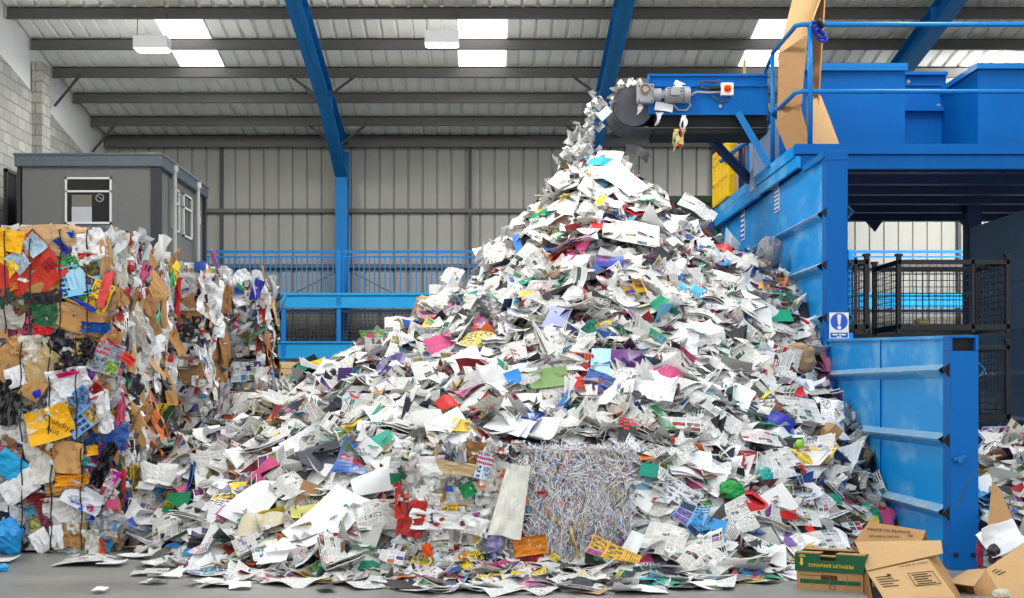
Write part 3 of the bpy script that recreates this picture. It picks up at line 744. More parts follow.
# gear box, motor
gm = M['grey_metal']
x0, x1, z0, z1 = cx_(636), cx_(653), cz_(105), cz_(86)
mb = MB(); mb.box(x0, x1, CY - .16, CY - .01, z0, z1); gb = mb.build('gear_box', gm, t, bevel=.02)
mb = MB(); c0 = (cx_(644), CY - .16, cz_(91.5)); mb.cyl(c0, (c0[0], CY - .2, c0[2]), .085, 22); mb.build('shaft_cover', gm, gb)
mb = MB(); mb.tube([(c0[0] + .062 * math.cos(a), CY - .205, c0[2] + .062 * math.sin(a)) for a in [i * math.pi / 10 for i in range(21)]], .014, 7); mb.build('rusty_ring', M['rust'], gb)
for (px, py) in ((638, 88), (650.5, 88), (638, 103), (650.5, 103)):
    mb = MB(); mb.cyl((cx_(px), CY - .16, cz_(py)), (cx_(px), CY - .175, cz_(py)), .014, 8); mb.build('bolt', M['dark_steel'], gb)
mb = MB(); mb.tube([(cx_(652), CY - .1, cz_(96)), (cx_(660), CY - .1, cz_(96)), (cx_(660.1), CY - .1, cz_(96)), (cx_(664), CY - .1, cz_(96))], [.09, .09, .06, .06], 16); mb.build('coupling', gm, t)
mb = MB(); ax0, ax1 = cx_(664), cx_(686); mb.cyl((ax0, CY - .11, cz_(96.5)), (ax1, CY - .11, cz_(96.5)), .1, 24)
for k in range(14):
    a = 2 * math.pi * k / 14; cy, cz = CY - .11 + .1 * math.cos(a), cz_(96.5) + .1 * math.sin(a)
    mb.bar((ax0 + .02, cy, cz), (ax1 - .05, cy, cz), .01, .03, (0, math.cos(a), math.sin(a)))
mo = mb.build('motor', gm, t)
mb = MB(); mb.tube([(ax1 - .05, CY - .11, cz_(96.5)), (ax1 + .04, CY - .11, cz_(96.5))], [.125, .115], 24); mb.build('fan_cowl', gm, mo, smooth=False)
mb = MB(); mb.box(cx_(669), cx_(678), CY - .27, CY - .18, cz_(99), cz_(91.5)); mb.build('terminal_box', gm, mo, bevel=.01)
# isolator switch with cables
x0, x1, z0, z1 = cx_(720), cx_(732.5), cz_(96.5), cz_(84)
mb = MB(); mb.box(x0, x1, CY - .1, CY - .005, z0, z1); iso = mb.build('isolator_box', M['white'], t, bevel=.012)
xm, zm = (x0 + x1) / 2, (z0 + z1) / 2
mb = MB(); mb.box(xm - .055, xm + .055, CY - .108, CY - .1, zm - .05, zm + .06); mb.build('yellow_plate', M['yellow'], iso)
mb = MB(); mb.cyl((xm, CY - .108, zm), (xm, CY - .13, zm), .05, 20); mb.box(xm - .05, xm + .05, CY - .15, CY - .13, zm - .016, zm + .016); mb.build('knob', M['red'], iso)
for pts_, rr, mat in (([(720, 89), (708, 90), (700, 88), (699, 83), (705, 82), (714, 83), (719, 81)], .016, 'dark_steel'), ([(720, 93), (708, 93.5), (696, 93), (689, 97), (684, 102)], .018, 'grey_metal'), ([(684, 97), (690, 106), (686, 111), (678, 111), (672, 104)], .014, 'grey_metal'), ([(728, 97), (727, 102), (720, 103), (714, 99), (712, 96)], .012, 'dark_steel')):
    mb = MB(); mb.tube([(cx_(a), CY - .06, cz_(b_)) for a, b_ in pts_], rr, 7); mb.build('cable', M[mat], t, smooth=True)
mb = MB(); mb.tube([(cx_(708), CY - .06, cz_(89.8)), (cx_(719), CY - .06, cz_(89))], [.02, .04], 8); mb.build('cable_gland', M['black'], iso)
mb = MB(); mb.cyl((cx_(720), CY - .0, cz_(106.5)), (cx_(720), CY - .04, cz_(106.5)), .025, 10); mb.build('bolt', M['grey_metal'], t)
# braces and support
mb = MB(); mb.bar((cx_(738), CY - .02, cz_(113)), (4.17, 20.6, 4.95), .1, .1); mb.build('brace', M['rail_blue'], t)
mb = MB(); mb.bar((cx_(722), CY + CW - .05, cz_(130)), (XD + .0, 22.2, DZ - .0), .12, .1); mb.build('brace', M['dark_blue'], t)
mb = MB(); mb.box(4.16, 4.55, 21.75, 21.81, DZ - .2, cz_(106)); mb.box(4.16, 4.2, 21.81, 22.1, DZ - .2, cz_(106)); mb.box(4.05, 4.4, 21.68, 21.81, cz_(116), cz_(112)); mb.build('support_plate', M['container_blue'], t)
# ------------------------------------------------------------------ sheets of paper, bags
def wave(rng, n=4, lo=1.0, hi=4.0):
    k = [(rng.uniform(lo, hi) * math.cos(a), rng.uniform(lo, hi) * math.sin(a), rng.uniform(0, 6.28), rng.uniform(.4, 1)) for a in [rng.uniform(0, 6.28) for _ in range(n)]]
    return lambda u, v: sum(A * np.sin(2 * np.pi * (kx * u + ky * v) + p) for kx, ky, p, A in k) / n


def sheet_grid(rng, w, h, nx, ny, bend=.1, crumple=.02, crease=.0, fold=0.0, curl=0.0, ridged=False, outline=0.0):
    """(ny+1, nx+1, 3) surface of a bent, creased sheet"""
    u, v = np.meshgrid(np.linspace(-.5, .5, nx + 1), np.linspace(-.5, .5, ny + 1))
    a = rng.uniform(0, math.pi)
    t = u * math.cos(a) + v * math.sin(a)
    L = min(w, h)
    z = bend * L * (t * t * 4 - .5)
    wv = wave(rng, 4, .5, 1.6)(u, v)
    z = z + crumple * L * wv
    if ridged:
        r = 0
        for _ in range(3): r = r + np.abs(wave(rng, 3, .8, 2.6)(u, v))
        z = z + crease * L * r
    if fold: z = z + math.tan(fold) * w * np.abs(u)
    if curl:
        su, sv = rng.choice((-1, 1)), rng.choice((-1, 1))
        d = np.maximum(0, su * u + sv * v - .35)
        z = z + curl * L * d * d * 0.8
    x, y = u * w, v * h
    if outline:
        x = x + outline * w * wave(rng, 4, .6, 1.8)(u, v); y = y + outline * h * wave(rng, 4, .6, 1.8)(u, v)
    return np.stack([x, y, z - z.mean()], -1)


def slabs_mesh(name, mat, slabs):
    """slabs: list of (grid, thickness). One mesh of closed thin slabs with UVs on both faces"""
    V, Fc, UV = [], [], []
    b = 0
    for g, th in slabs:
        ny, nx = g.shape[0] - 1, g.shape[1] - 1
        du = np.gradient(g, axis=1); dv = np.gradient(g, axis=0)
        nr = np.cross(du, dv); nr /= np.linalg.norm(nr, axis=-1, keepdims=True) + 1e-9
        top = (g + nr * th / 2).reshape(-1, 3); bot = (g - nr * th / 2).reshape(-1, 3)
        V += [top, bot]; m = len(top)
        I = lambda i, j: i * (nx + 1) + j
        uv = lambda i, j: (j / nx, i / ny)
        for i in range(ny):
            for j in range(nx):
                q = [(i, j), (i, j + 1), (i + 1, j + 1), (i + 1, j)]
                Fc.append([b + I(*p) for p in q]); UV += [uv(*p) for p in q]
                q = q[::-1]
                Fc.append([b + m + I(*p) for p in q]); UV += [uv(*p) for p in q]
        per = [(0, j) for j in range(nx)] + [(i, nx) for i in range(ny)] + [(ny, j) for j in range(nx, 0, -1)] + [(i, 0) for i in range(ny, 0, -1)]
        for k in range(len(per)):
            p, q = per[k], per[(k + 1) % len(per)]
            Fc.append([b + I(*q), b + I(*p), b + m + I(*p), b + m + I(*q)]); UV += [(.999, .999)] * 4
        b += 2 * m
    me = bpy.data.meshes.new(name)
    me.from_pydata(np.concatenate(V).tolist(), [], Fc)
    me.uv_layers.new(name='UVMap').data.foreach_set('uv', np.array(UV, dtype=np.float32).ravel())
    me.materials.append(mat)
    me.polygons.foreach_set('use_smooth', [False] * len(me.polygons)); me.update()
    return me


R0 = random.Random(11)
VAR = {}


def variants(key, mat, n, size, layers=(1, 1), th=.002, nx=8, ny=7, **kw):
    out = []
    for i in range(n):
        w, h = size[0] * R0.uniform(.85, 1.15), size[1] * R0.uniform(.85, 1.15)
        p = {k: (R0.uniform(*v) if isinstance(v, tuple) else v) for k, v in kw.items()}
        base = sheet_grid(R0, w, h, nx, ny, **p)
        sl = []
        for L in range(R0.randint(*layers)):
            g = base.copy()
            if L:
                a = R0.uniform(-.16, .16); c, s = math.cos(a), math.sin(a)
                x, y = g[..., 0] * c - g[..., 1] * s, g[..., 0] * s + g[..., 1] * c
                g = np.stack([x + R0.uniform(-.05, .05), y + R0.uniform(-.05, .05), g[..., 2] - L * (th + .006) + .015 * np.sin(g[..., 0] * 9 + L)], -1)
            sl.append((g, th))
        out.append(slabs_mesh(key, mat, sl))
    VAR[key] = out


variants('newspaper', M['newsprint'], 16, (.52, .40), (2, 4), .006, bend=(-.28, .28), crumple=(.03, .12), fold=(-.35, .35), curl=(-.6, 1.2), ridged=True, crease=(0, .05))
variants('magazine', M['magazine'], 12, (.44, .32), (1, 2), .007, bend=(-.25, .25), crumple=(.01, .07), fold=(-.3, .3), curl=(0, 1.2))
variants('leaflet', M['leaflet'], 14, (.42, .30), (1, 2), .003, bend=(-.3, .3), crumple=(.02, .08), fold=(-.3, .3), curl=(-1, 1.5))
variants('office_paper', M['office'], 12, (.46, .35), (1, 2), .002, bend=(-.3, .3), crumple=(.02, .1), fold=(-.25, .25), curl=(-1, 2))
variants('card', M['plain'], 8, (.34, .24), (1, 1), .004, bend=(-.15, .15), crumple=(0, .05), fold=(-.4, .4))
# crumpled pieces pressed into the bales
cr = dict(bend=(-.15, .15), crumple=(.04, .1), ridged=True, crease=(.07, .2), outline=(.05, .14))
variants('carton_piece', M['carton'], 10, (.38, .32), (1, 1), .004, 9, 8, **cr)
variants('cardboard_piece', M['bag_paper'], 8, (.38, .3), (1, 1), .006, 8, 7, **cr)
variants('plastic_film', M['film'], 8, (.34, .32), (1, 1), .003, 11, 10, bend=(-.2, .2), crumple=(.06, .14), ridged=True, crease=(.16, .34), outline=(.08, .18))
variants('paper_piece', M['leaflet'], 8, (.32, .26), (1, 1), .003, 9, 8, **cr)
variants('flat_piece', M['carton'], 4, (1, 1), (1, 1), .006, 7, 7, bend=(-.05, .05), crumple=(.01, .02), ridged=True, crease=(.02, .05), outline=(.015, .03))
variants('flat_card', M['plain'], 4, (1, 1), (1, 1), .006, 7, 7, bend=(-.05, .05), crumple=(.01, .02), ridged=True, crease=(.02, .06), outline=(.015, .03))


def bag_mesh(name, mat, rng, rx, ry, rz, seg=26, amp=.22):
    """a crumpled closed bag"""
    ws = [wave(rng, 4, .3, 1.1) for _ in range(3)]; wr = [wave(rng, 3, .8, 2.2) for _ in range(3)]
    V, Fc = [], []
    nr = seg // 2
    for i in range(nr + 1):
        th = math.pi * i / nr
        for j in range(seg):
            ph = 2 * math.pi * j / seg
            d = (math.sin(th) * math.cos(ph), math.sin(th) * math.sin(ph), math.cos(th))
            k = 1 + amp * float(ws[0](d[0], d[1]) + ws[1](d[1], d[2])) + amp * .9 * sum(abs(float(w(d[a], d[(a + 1) % 3]))) for a, w in enumerate(wr)) - amp * .5
            V.append((d[0] * k * rx, d[1] * k * ry, d[2] * k * rz))
    for i in range(nr):
        for j in range(seg):
            a, b_ = i * seg + j, i * seg + (j + 1) % seg
            Fc.append((a, a + seg, b_ + seg, b_))
    me = bpy.data.meshes.new(name); me.from_pydata(V, [], Fc); me.materials.append(mat); me.update()
    return me


# ------------------------------------------------------------------ shape of the paper heap
PTS = np.array([
    (1.67, 20.5, 5.0), (1.35, 20.4, 4.95), (2.0, 20.4, 4.92), (1.7, 20.0, 4.8),
    (1.08, 20.5, 4.5), (.5, 20.5, 3.78), (-.23, 20.5, 3.02), (-.8, 20.5, 2.62), (-1.55, 20.5, 2.28), (-2.3, 20.5, 1.9), (-3.0, 20.5, 1.5), (-3.76, 20.3, 1.0),
    (2.35, 20.5, 4.3), (2.95, 20.5, 3.86), (3.43, 20.5, 3.6), (4.25, 20.5, 3.35),
    (4.25, 18.9, 2.75), (4.25, 18.0, 2.15), (4.25, 17.1, 1.5), (4.25, 15.8, .95), (4.25, 15.0, .3), (4.2, 14.3, -.02),
    (1.5, 19, 4.0), (1.3, 17.5, 3.1), (1, 16, 2.25), (.8, 15, 1.7), (.5, 14.0, 1.2), (-.4, 14.0, 1.15), (1.2, 13.9, 1.1), (.5, 12.9, .1), (.5, 12.2, .05), (.5, 11.7, -.02), (-.4, 12.8, .1), (1.3, 12.8, .14),
    (0, 19, 2.95), (-.5, 17.5, 2.2), (-1.5, 17.5, 1.7), (-2.5, 17, 1.3), (-3.3, 17, 1.05), (-3.6, 16, .85), (-3.5, 15, .4), (-3.35, 14.3, .03),
    (-1.3, 19, 2.15), (-2.5, 18.8, 1.7), (-2.3, 12.7, 0), (-2.3, 14, .5), (-2.6, 15.3, .9), (-1.36, 12.25, 0), (-1.2, 13.9, .85), (-.72, 11.85, 0), (-.9, 15.5, 1.5),
    (.95, 11.6, -.02), (1.84, 12.05, 0), (1.9, 13.4, .75), (2.87, 13.2, .03), (2.8, 15, 1.15), (3, 17, 2.2), (3, 18.5, 3.15), (2.2, 16.0, 1.95), (3.6, 15.2, .85),
    (-3.4, 13, -.25), (-1.5, 11.3, -.25), (.3, 10.8, -.25), (2, 11.2, -.25), (3.2, 12.4, -.22), (4.2, 13.4, -.3),
    (1.7, 23, 3.6), (1.7, 26, 1.2), (1.7, 28, -.2), (-1, 23, 1.6), (-3, 22.5, .9), (-1, 25, .5), (-2.5, 25, -.1), (4.2, 23, 2.6), (4.2, 25.8, .5), (-3.8, 18.5, 1.0), (-4.3, 17, .9), (-4.3, 15, .3)])


def rbf_fit(P):
    d = np.linalg.norm(P[:, None, :2] - P[None, :, :2], axis=-1)
    A = np.sqrt(d * d + .04); n = len(P)
    Q = np.c_[np.ones(n), P[:, :2]]
    K = np.block([[A - np.eye(n) * .05, Q], [Q.T, np.zeros((3, 3))]])
    return np.linalg.solve(K, np.r_[P[:, 2], 0, 0, 0])


WGT = rbf_fit(PTS)
GX0, GX1, GY0, GY1, GS = -5.0, 4.6, 10.0, 28.6, .1
gxs, gys = np.arange(GX0, GX1, GS), np.arange(GY0, GY1, GS)
gx, gy = np.meshgrid(gxs, gys)
dd = np.sqrt((gx[..., None] - PTS[:, 0]) ** 2 + (gy[..., None] - PTS[:, 1]) ** 2 + .04)
GH = dd @ WGT[:-3] + WGT[-3] + WGT[-2] * gx + WGT[-1] * gy
rr = random.Random(5)
lump = sum(math.pow(.62, i) * np.sin(gx * k * math.cos(a) + gy * k * math.sin(a) + p) for i, (k, a, p) in enumerate([(rr.uniform(1.5, 6), rr.uniform(0, 6.28), rr.uniform(0, 6.28)) for _ in range(7)]))
GH = GH + .05 * lump * np.clip(GH, 0, .8)


def height(x, y):
    fx = (np.asarray(x, dtype=float) - GX0) / GS; fy = (np.asarray(y, dtype=float) - GY0) / GS
    ix = np.clip(np.floor(fx).astype(int), 0, len(gxs) - 2); iy = np.clip(np.floor(fy).astype(int), 0, len(gys) - 2)
    tx, ty = np.clip(fx - ix, 0, 1), np.clip(fy - iy, 0, 1)
    return (GH[iy, ix] * (1 - tx) + GH[iy, ix + 1] * tx) * (1 - ty) + (GH[iy + 1, ix] * (1 - tx) + GH[iy + 1, ix + 1] * tx) * ty


def heap_normal(x, y, e=.15):
    n = Vector((float(height(x - e, y) - height(x + e, y)), float(height(x, y - e) - height(x, y + e)), 2 * e))
    return n.normalized()


YS = np.arange(9.0, 28.0, .03)


def hit_heap(px, py):
    """first point of the heap (or the floor) on the sight line through (px, py)"""
    X = (px - PX0) * YS / F; Z = EYE + (PY0 - py) * YS / F
    ok = (X < 4.3) & (X > GX0)
    h = np.where(ok, np.maximum(height(X, YS), 0), 0 * X)
    k = np.nonzero(Z <= h)[0]
    if len(k) == 0: return None
    i = k[0]
    return Vector((X[i], YS[i], max(0.0, float(h[i]))))


def lay_matrix(rng, nrm, up_mix=.35, jitter=.33, spin=None):
    up = Vector((0, 0, 1))
    n = (nrm * (1 - up_mix) + up * up_mix + Vector((rng.gauss(0, jitter), rng.gauss(0, jitter), rng.gauss(0, jitter)))).normalized()
    if n.z < .1: n.z = .1; n.normalize()
    a = Vector((1, 0, 0)); a = (a - n * a.dot(n)).normalized(); b_ = n.cross(a)
    s = rng.uniform(0, 6.283) if spin is None else spin
    x = a * math.cos(s) + b_ * math.sin(s); y = n.cross(x)
    return Matrix((x, y, n)).transposed()


PAPER_COLS = [(232, 231, 228)] * 9 + [(214, 212, 206)] * 6 + [(170, 168, 162)] * 4 + [(96, 95, 94)] * 4 + [(44, 44, 50)] * 5 + [(200, 44, 40), (226, 120, 60), (240, 208, 60), (60, 140, 200), (40, 80, 160), (40, 150, 120), (220, 90, 140), (110, 80, 150), (170, 130, 90), (120, 186, 214), (60, 60, 70), (150, 40, 44)]  # extra greys and blacks: dark papers, plus shade painted into the gaps


def loose_mass(name, mats, specs):
    """one mesh of countless loose sheets. specs: (centre, 3x3 matrix, w, h, material index, rnd, colour, rng)"""
    V, Fc, UV, MI, RN, TI = [], [], [], [], [], []
    nx, ny = 4, 3; b = 0
    uu = [(j / nx, i / ny) for i in range(ny + 1) for j in range(nx + 1)]
    quads = [(i * (nx + 1) + j, i * (nx + 1) + j + 1, (i + 1) * (nx + 1) + j + 1, (i + 1) * (nx + 1) + j) for i in range(ny) for j in range(nx)]
    for c, R, w, h, mi, rnd, colr, rng in specs:
        g = sheet_grid(rng, w, h, nx, ny, bend=rng.uniform(-.3, .3), crumple=rng.uniform(.04, .14), fold=rng.uniform(-.35, .35)).reshape(-1, 3)
        V.append(g @ np.array(R).T + np.array(c))
        for q in quads:
            Fc.append([b + k for k in q]); UV += [uu[k] for k in q]
        MI += [mi] * len(quads); RN += [rnd] * len(quads); TI += [(*lin(colr), 1)] * len(quads)
        b += len(uu)
    return np.concatenate(V), Fc, UV, MI, RN, TI


def finish_mass(name, mats, V, Fc, UV, MI, RN, TI):
    me = bpy.data.meshes.new(name); me.from_pydata(V.tolist(), [], Fc)
    me.uv_layers.new(name='UVMap').data.foreach_set('uv', np.array(UV, dtype=np.float32).ravel())
    for m in mats: me.materials.append(m)
    me.polygons.foreach_set('material_index', MI)
    a = me.attributes.new('rnd', 'FLOAT', 'FACE'); a.data.foreach_set('value', RN)
    a = me.attributes.new('tint', 'FLOAT_COLOR', 'FACE'); a.data.foreach_set('color', np.array(TI, dtype=np.float32).ravel())
    me.update()
    return link_mesh(name, me)


# body of the heap (solid hummock) plus thousands of scraps in ONE object
rng = random.Random(21)
specs = []
tries = 0
while len(specs) < 6800 and tries < 60000:
    tries += 1
    x, y = rng.uniform(-4.0, 4.2), rng.uniform(11.4, 27.5) if rng.random() < .25 else rng.uniform(11.4, 21.5)
    h = float(height(x, y))
    if h < -.04: continue
    if x < -3.55 and y < 21.2: continue
    if 12.75 < y < 13.9 and -.85 < x < 1.38 and h > .12: continue
    if h < .15 and rng.random() < .55: continue
    nrm = heap_normal(x, y)
    near = h < .12
    Rm = lay_matrix(rng, nrm, .4, .12 if near else .36)
    s = rng.uniform(.6, 1.25) * (.8 if near else 1)
    off = rng.uniform(0.0, .05) if near else rng.uniform(-.06, .09)
    c = Vector((x, y, max(h, .012))) + nrm * off
    mi = rng.choices((1, 2, 3), (.40, .28, .32))[0]
    specs.append((c, Rm, .40 * s, .30 * s, mi, rng.random(), rng.choice(PAPER_COLS), rng))
V, Fc, UV, MI, RN, TI = loose_mass('paper_heap', None, specs)
# hummock
nb_ = len(V); nyy, nxx = GH.shape
keep = GH > .03
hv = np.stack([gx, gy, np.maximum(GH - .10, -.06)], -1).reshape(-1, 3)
hv[:, 2] += np.array([random.Random(i).uniform(-.03, .03) for i in range(len(hv))])
hf = []
for i in range(nyy - 1):
    for j in range(nxx - 1):
        if keep[i:i + 2, j:j + 2].any() and gx[i, j] < 4.24 and not (gx[i, j] < -3.7 and gy[i, j] < 21.2) and not (12.7 < gy[i, j] < 13.95 and -.9 < gx[i, j] < 1.4):
            hf.append([nb_ + i * nxx + j, nb_ + i * nxx + j + 1, nb_ + (i + 1) * nxx + j + 1, nb_ + (i + 1) * nxx + j])
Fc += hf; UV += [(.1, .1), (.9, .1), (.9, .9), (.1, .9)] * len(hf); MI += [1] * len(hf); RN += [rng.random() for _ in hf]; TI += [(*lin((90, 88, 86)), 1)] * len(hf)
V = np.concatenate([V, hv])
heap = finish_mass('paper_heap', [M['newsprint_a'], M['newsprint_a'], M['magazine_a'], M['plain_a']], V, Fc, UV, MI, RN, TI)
tag(heap, 'mass of countless waste paper scraps filling the great heap below the conveyor', 'paper heap', kind='stuff')

T_('heap')
# ------------------------------------------------------------------ pressed bales
def core_mesh(name, mat, rng, x0, x1, y0, y1, z0, z1, amp=.03, step=.09):
    """bale body: a box with lumpy faces"""
    V, Fc = [], []; idx = {}
    def vert(p):
        k = tuple(round(c, 4) for c in p)
        if k not in idx:
            idx[k] = len(V); r = random.Random(hash(k) & 0xffff)
            V.append(tuple(c + r.uniform(-amp, amp) for c in p))
        return idx[k]
    nx, ny, nz = (max(2, int((b_ - a) / step)) for a, b_ in ((x0, x1), (y0, y1), (z0, z1)))
    lx, ly, lz = np.linspace(x0, x1, nx + 1), np.linspace(y0, y1, ny + 1), np.linspace(z0, z1, nz + 1)
    def face(A, B, fn, flip):
        for i in range(len(A) - 1):
            for j in range(len(B) - 1):
                q = [vert(fn(A[i], B[j])), vert(fn(A[i + 1], B[j])), vert(fn(A[i + 1], B[j + 1])), vert(fn(A[i], B[j + 1]))]
                Fc.append(q[::-1] if flip else q)
    face(lx, lz, lambda a, b_: (a, y0, b_), False); face(lx, lz, lambda a, b_: (a, y1, b_), True)
    face(ly, lz, lambda a, b_: (x1, a, b_), False); face(ly, lz, lambda a, b_: (x0, a, b_), True)
    face(lx, ly, lambda a, b_: (a, b_, z1), False); face(lx, ly, lambda a, b_: (a, b_, z0), True)
    me = bpy.data.meshes.new(name); me.from_pydata(V, [], Fc); me.materials.append(mat); me.update()
    return me


core_mat, n, b = new_mat('pressed_waste_body', .7, 0, .3)
tc = n.new('ShaderNodeTexCoord').outputs['Object']
vo = n.new('ShaderNodeTexVoronoi'); n.put(vo.inputs['Vector'], n.vmath('ADD', tc, n.vmath('MULTIPLY', n.noise(tc, 6, 3).outputs['Color'], (.25, .25, .25)))); vo.inputs['Scale'].default_value = 11
sc_ = n.new('ShaderNodeSeparateColor'); n.put(sc_.inputs[0], vo.outputs['Color'])
rp = n.new('ShaderNodeValToRGB'); rp.color_ramp.interpolation = 'CONSTANT'
els = [(0, (206, 205, 202)), (.3, (150, 150, 150)), (.42, (60, 58, 60)), (.55, (176, 138, 94)), (.68, (228, 226, 222)), (.8, (120, 96, 70)), (.86, (180, 50, 44)), (.9, (50, 96, 168)), (.94, (226, 176, 50)), (.97, (60, 130, 90))]
while len(rp.color_ramp.elements) < len(els): rp.color_ramp.elements.new(.5)
for e_, (p_, c_) in zip(rp.color_ramp.elements, els): e_.position = p_; e_.color = rgba(c_)
n.put(rp.inputs[0], sc_.outputs[0]); n.put(b.inputs['Base Color'], rp.outputs[0])

BALE_COLS = {'plastic_film': [(236, 236, 236), (226, 228, 230), (214, 214, 212), (200, 204, 208), (232, 232, 228), (176, 178, 182), (120, 122, 126), (60, 60, 66), (206, 200, 188)],
             'cardboard_piece': [(192, 150, 102), (176, 132, 86), (206, 168, 122), (160, 118, 78), (186, 140, 92)],
             'carton_piece': [(198, 44, 38), (32, 84, 168), (242, 196, 40), (34, 124, 90), (40, 40, 46), (226, 226, 226), (80, 160, 210), (226, 120, 50), (210, 90, 130), (120, 90, 160), (230, 230, 228), (150, 40, 44)],
             'paper_piece': [(230, 230, 228), (214, 214, 210), (70, 130, 190), (206, 60, 56), (60, 60, 66), (60, 150, 130)]}
FACES = {'front': (Vector((1, 0, 0)), Vector((0, 0, 1)), Vector((0, -1, 0))), 'right': (Vector((0, 1, 0)), Vector((0, 0, 1)), Vector((1, 0, 0))),
         'left': (Vector((0, -1, 0)), Vector((0, 0, 1)), Vector((-1, 0, 0))), 'top': (Vector((1, 0, 0)), Vector((0, 1, 0)), Vector((0, 0, 1)))}


def press(parent, key, p, face, rng, sx=1, sy=1, spin=None, color=None, tilt=.12, off=0.0, mesh=None, label=None, name=None):
    """one crumpled piece pressed onto a face of the bale"""
    a, u, o = FACES[face]
    nn = (o + a * rng.gauss(0, tilt) + u * rng.gauss(0, tilt)).normalized()
    s = rng.uniform(0, 6.28) if spin is None else spin
    x = (a * math.cos(s) + u * math.sin(s)); x = (x - nn * x.dot(nn)).normalized(); y = nn.cross(x)
    R = Matrix((x, y, nn)).transposed()
    ob = link_mesh(name or key, mesh or rng.choice(VAR[key]), parent, Vector(p) + o * off - parent.matrix_basis.translation, R, color or rng.choice(BALE_COLS.get(key, [(230, 230, 230)])))
    ob.scale = (sx, sy, 1)
    if label: ob['label'] = label
    return ob


def bale(label, box, faces, seed, mix, grid=.24, wires=(), notable=(), front_skip=None, group=None, side_strip=True, fringe=26, cat='bale'):
    x0, x1, y0, y1, z0, z1 = box
    rng = random.Random(seed)
    t = thing('waste_bale', label, cat, ((x0 + x1) / 2, (y0 + y1) / 2, z0), group)
    loc = t.matrix_basis.translation
    me = core_mesh('pressed_body', core_mat, rng, x0 + .05 - loc.x, x1 - .05 - loc.x, y0 + .05 - loc.y, y1 - .05 - loc.y, z0 + .01 - loc.z, z1 - .06 - loc.z)
    link_mesh('pressed_body', me, t)
    keys, wts = list(mix), list(mix.values())
    cnt = 0
    for f in faces:
        if f == 'front': A, B = (x0, x1), (z0, z1); P = lambda a, b_: Vector((a, y0 + .02, b_))
        elif f == 'right': A, B = (y0, y1), (z0, z1); P = lambda a, b_: Vector((x1 - .02, a, b_))
        elif f == 'left': A, B = (y0, y1), (z0, z1); P = lambda a, b_: Vector((x0 + .02, a, b_))
        else: A, B = (x0, x1), (y0, y1); P = lambda a, b_: Vector((a, b_, z1 - .04))
        strip = side_strip and f == 'right'
        ga, gb = (grid * .7, grid * 1.5) if strip else (grid, grid)
        na, nb2 = max(1, round((A[1] - A[0]) / ga)), max(1, round((B[1] - B[0]) / gb))
        for i in range(na):
            for j in range(nb2):
                a = A[0] + (i + .5 + rng.uniform(-.3, .3)) * (A[1] - A[0]) / na; c = B[0] + (j + .5 + rng.uniform(-.3, .3)) * (B[1] - B[0]) / nb2
                if front_skip and f == 'front' and front_skip(a, c): continue
                k = rng.choices(keys, wts)[0]
                sx = rng.uniform(.75, 1.15) * grid / .26; sy = rng.uniform(.7, 1.1) * grid / .26
                if strip: sx, sy = rng.uniform(1.1, 1.9) * grid / .26, rng.uniform(.45, .85) * grid / .26
                press(t, k, P(a, c), f, rng, sx, sy, (math.pi / 2 + rng.gauss(0, .25)) if strip else None, tilt=.3 if strip else .16, off=rng.uniform(-.02, .03))
                cnt += 1
    for nt in notable: press(t, *nt[0], rng=rng, **nt[1])
    # countless small shreds in the gaps
    specs = []
    for f in faces:
        a_, u_, o_ = FACES[f]
        for _ in range(130 if f == 'front' else 60):
            if f == 'front': p = Vector((rng.uniform(x0, x1), y0 + .01, rng.uniform(z0 + .02, z1)))
            elif f == 'right': p = Vector((x1 - .01, rng.uniform(y0, y1), rng.uniform(z0 + .02, z1)))
            elif f == 'left': p = Vector((x0 + .01, rng.uniform(y0, y1), rng.uniform(z0 + .02, z1)))
            else: p = Vector((rng.uniform(x0, x1), rng.uniform(y0, y1), z1 - .03))
            if front_skip and f == 'front' and front_skip(p.x, p.z): continue
            nn = (o_ + a_ * rng.gauss(0, .6) + u_ * rng.gauss(0, .6)).normalized(); x = u_.cross(nn).normalized() if rng.random() < .5 else a_; x = (x - nn * x.dot(nn)).normalized()
            s = rng.uniform(.5, 1.4)
            specs.append((p + o_ * rng.uniform(-.03, .035) - loc, Matrix((x, nn.cross(x), nn)).transposed(), .12 * s, .09 * s, rng.choice((1, 2, 3, 3)), rng.random(), rng.choice(PAPER_COLS + BALE_COLS['carton_piece'] + BALE_COLS['plastic_film'] * 2), rng))
    for _ in range(fringe):      # ragged upper edge
        e = rng.random()
        p = Vector((rng.uniform(x0, x1), y0 + rng.uniform(0, .1), z1 - .02)) if e < .5 else Vector((x1 - rng.uniform(0, .1), rng.uniform(y0, y1), z1 - .02))
        nn = Vector((rng.gauss(0, 1), rng.gauss(0, 1), .2)).normalized(); x = nn.cross(Vector((0, 0, 1))).normalized(); s = rng.uniform(.5, 1.3)
        specs.append((p - loc, Matrix((x, nn.cross(x), nn)).transposed(), .1 * s, .12 * s, 3, rng.random(), rng.choice(BALE_COLS['plastic_film'] + [(200, 60, 60), (190, 150, 100)]), rng))
    m = finish_mass('loose_shreds', [M['newsprint_a'], M['newsprint_a'], M['magazine_a'], M['plain_a']], *loose_mass('', None, specs))
    m.parent = t; m['kind'] = 'stuff'
    for wx in wires:
        pts = []
        for i in range(15):
            z = z0 + .03 + (z1 - z0 - .05) * i / 14; pts.append((wx + .008 * math.sin(i * 1.3 + wx * 9), y0 - .11 + .018 * math.sin(i * .9 + wx * 5), z))
        pts += [(wx, y0 + .05, z1 + .03), (wx, y0 + .5, z1 + .03), (wx, y1, z1 + .0)]
        mb = MB(); mb.tube(pts, .0075, 6); mb.build('baling_wire', M['wire'], t)
    return t


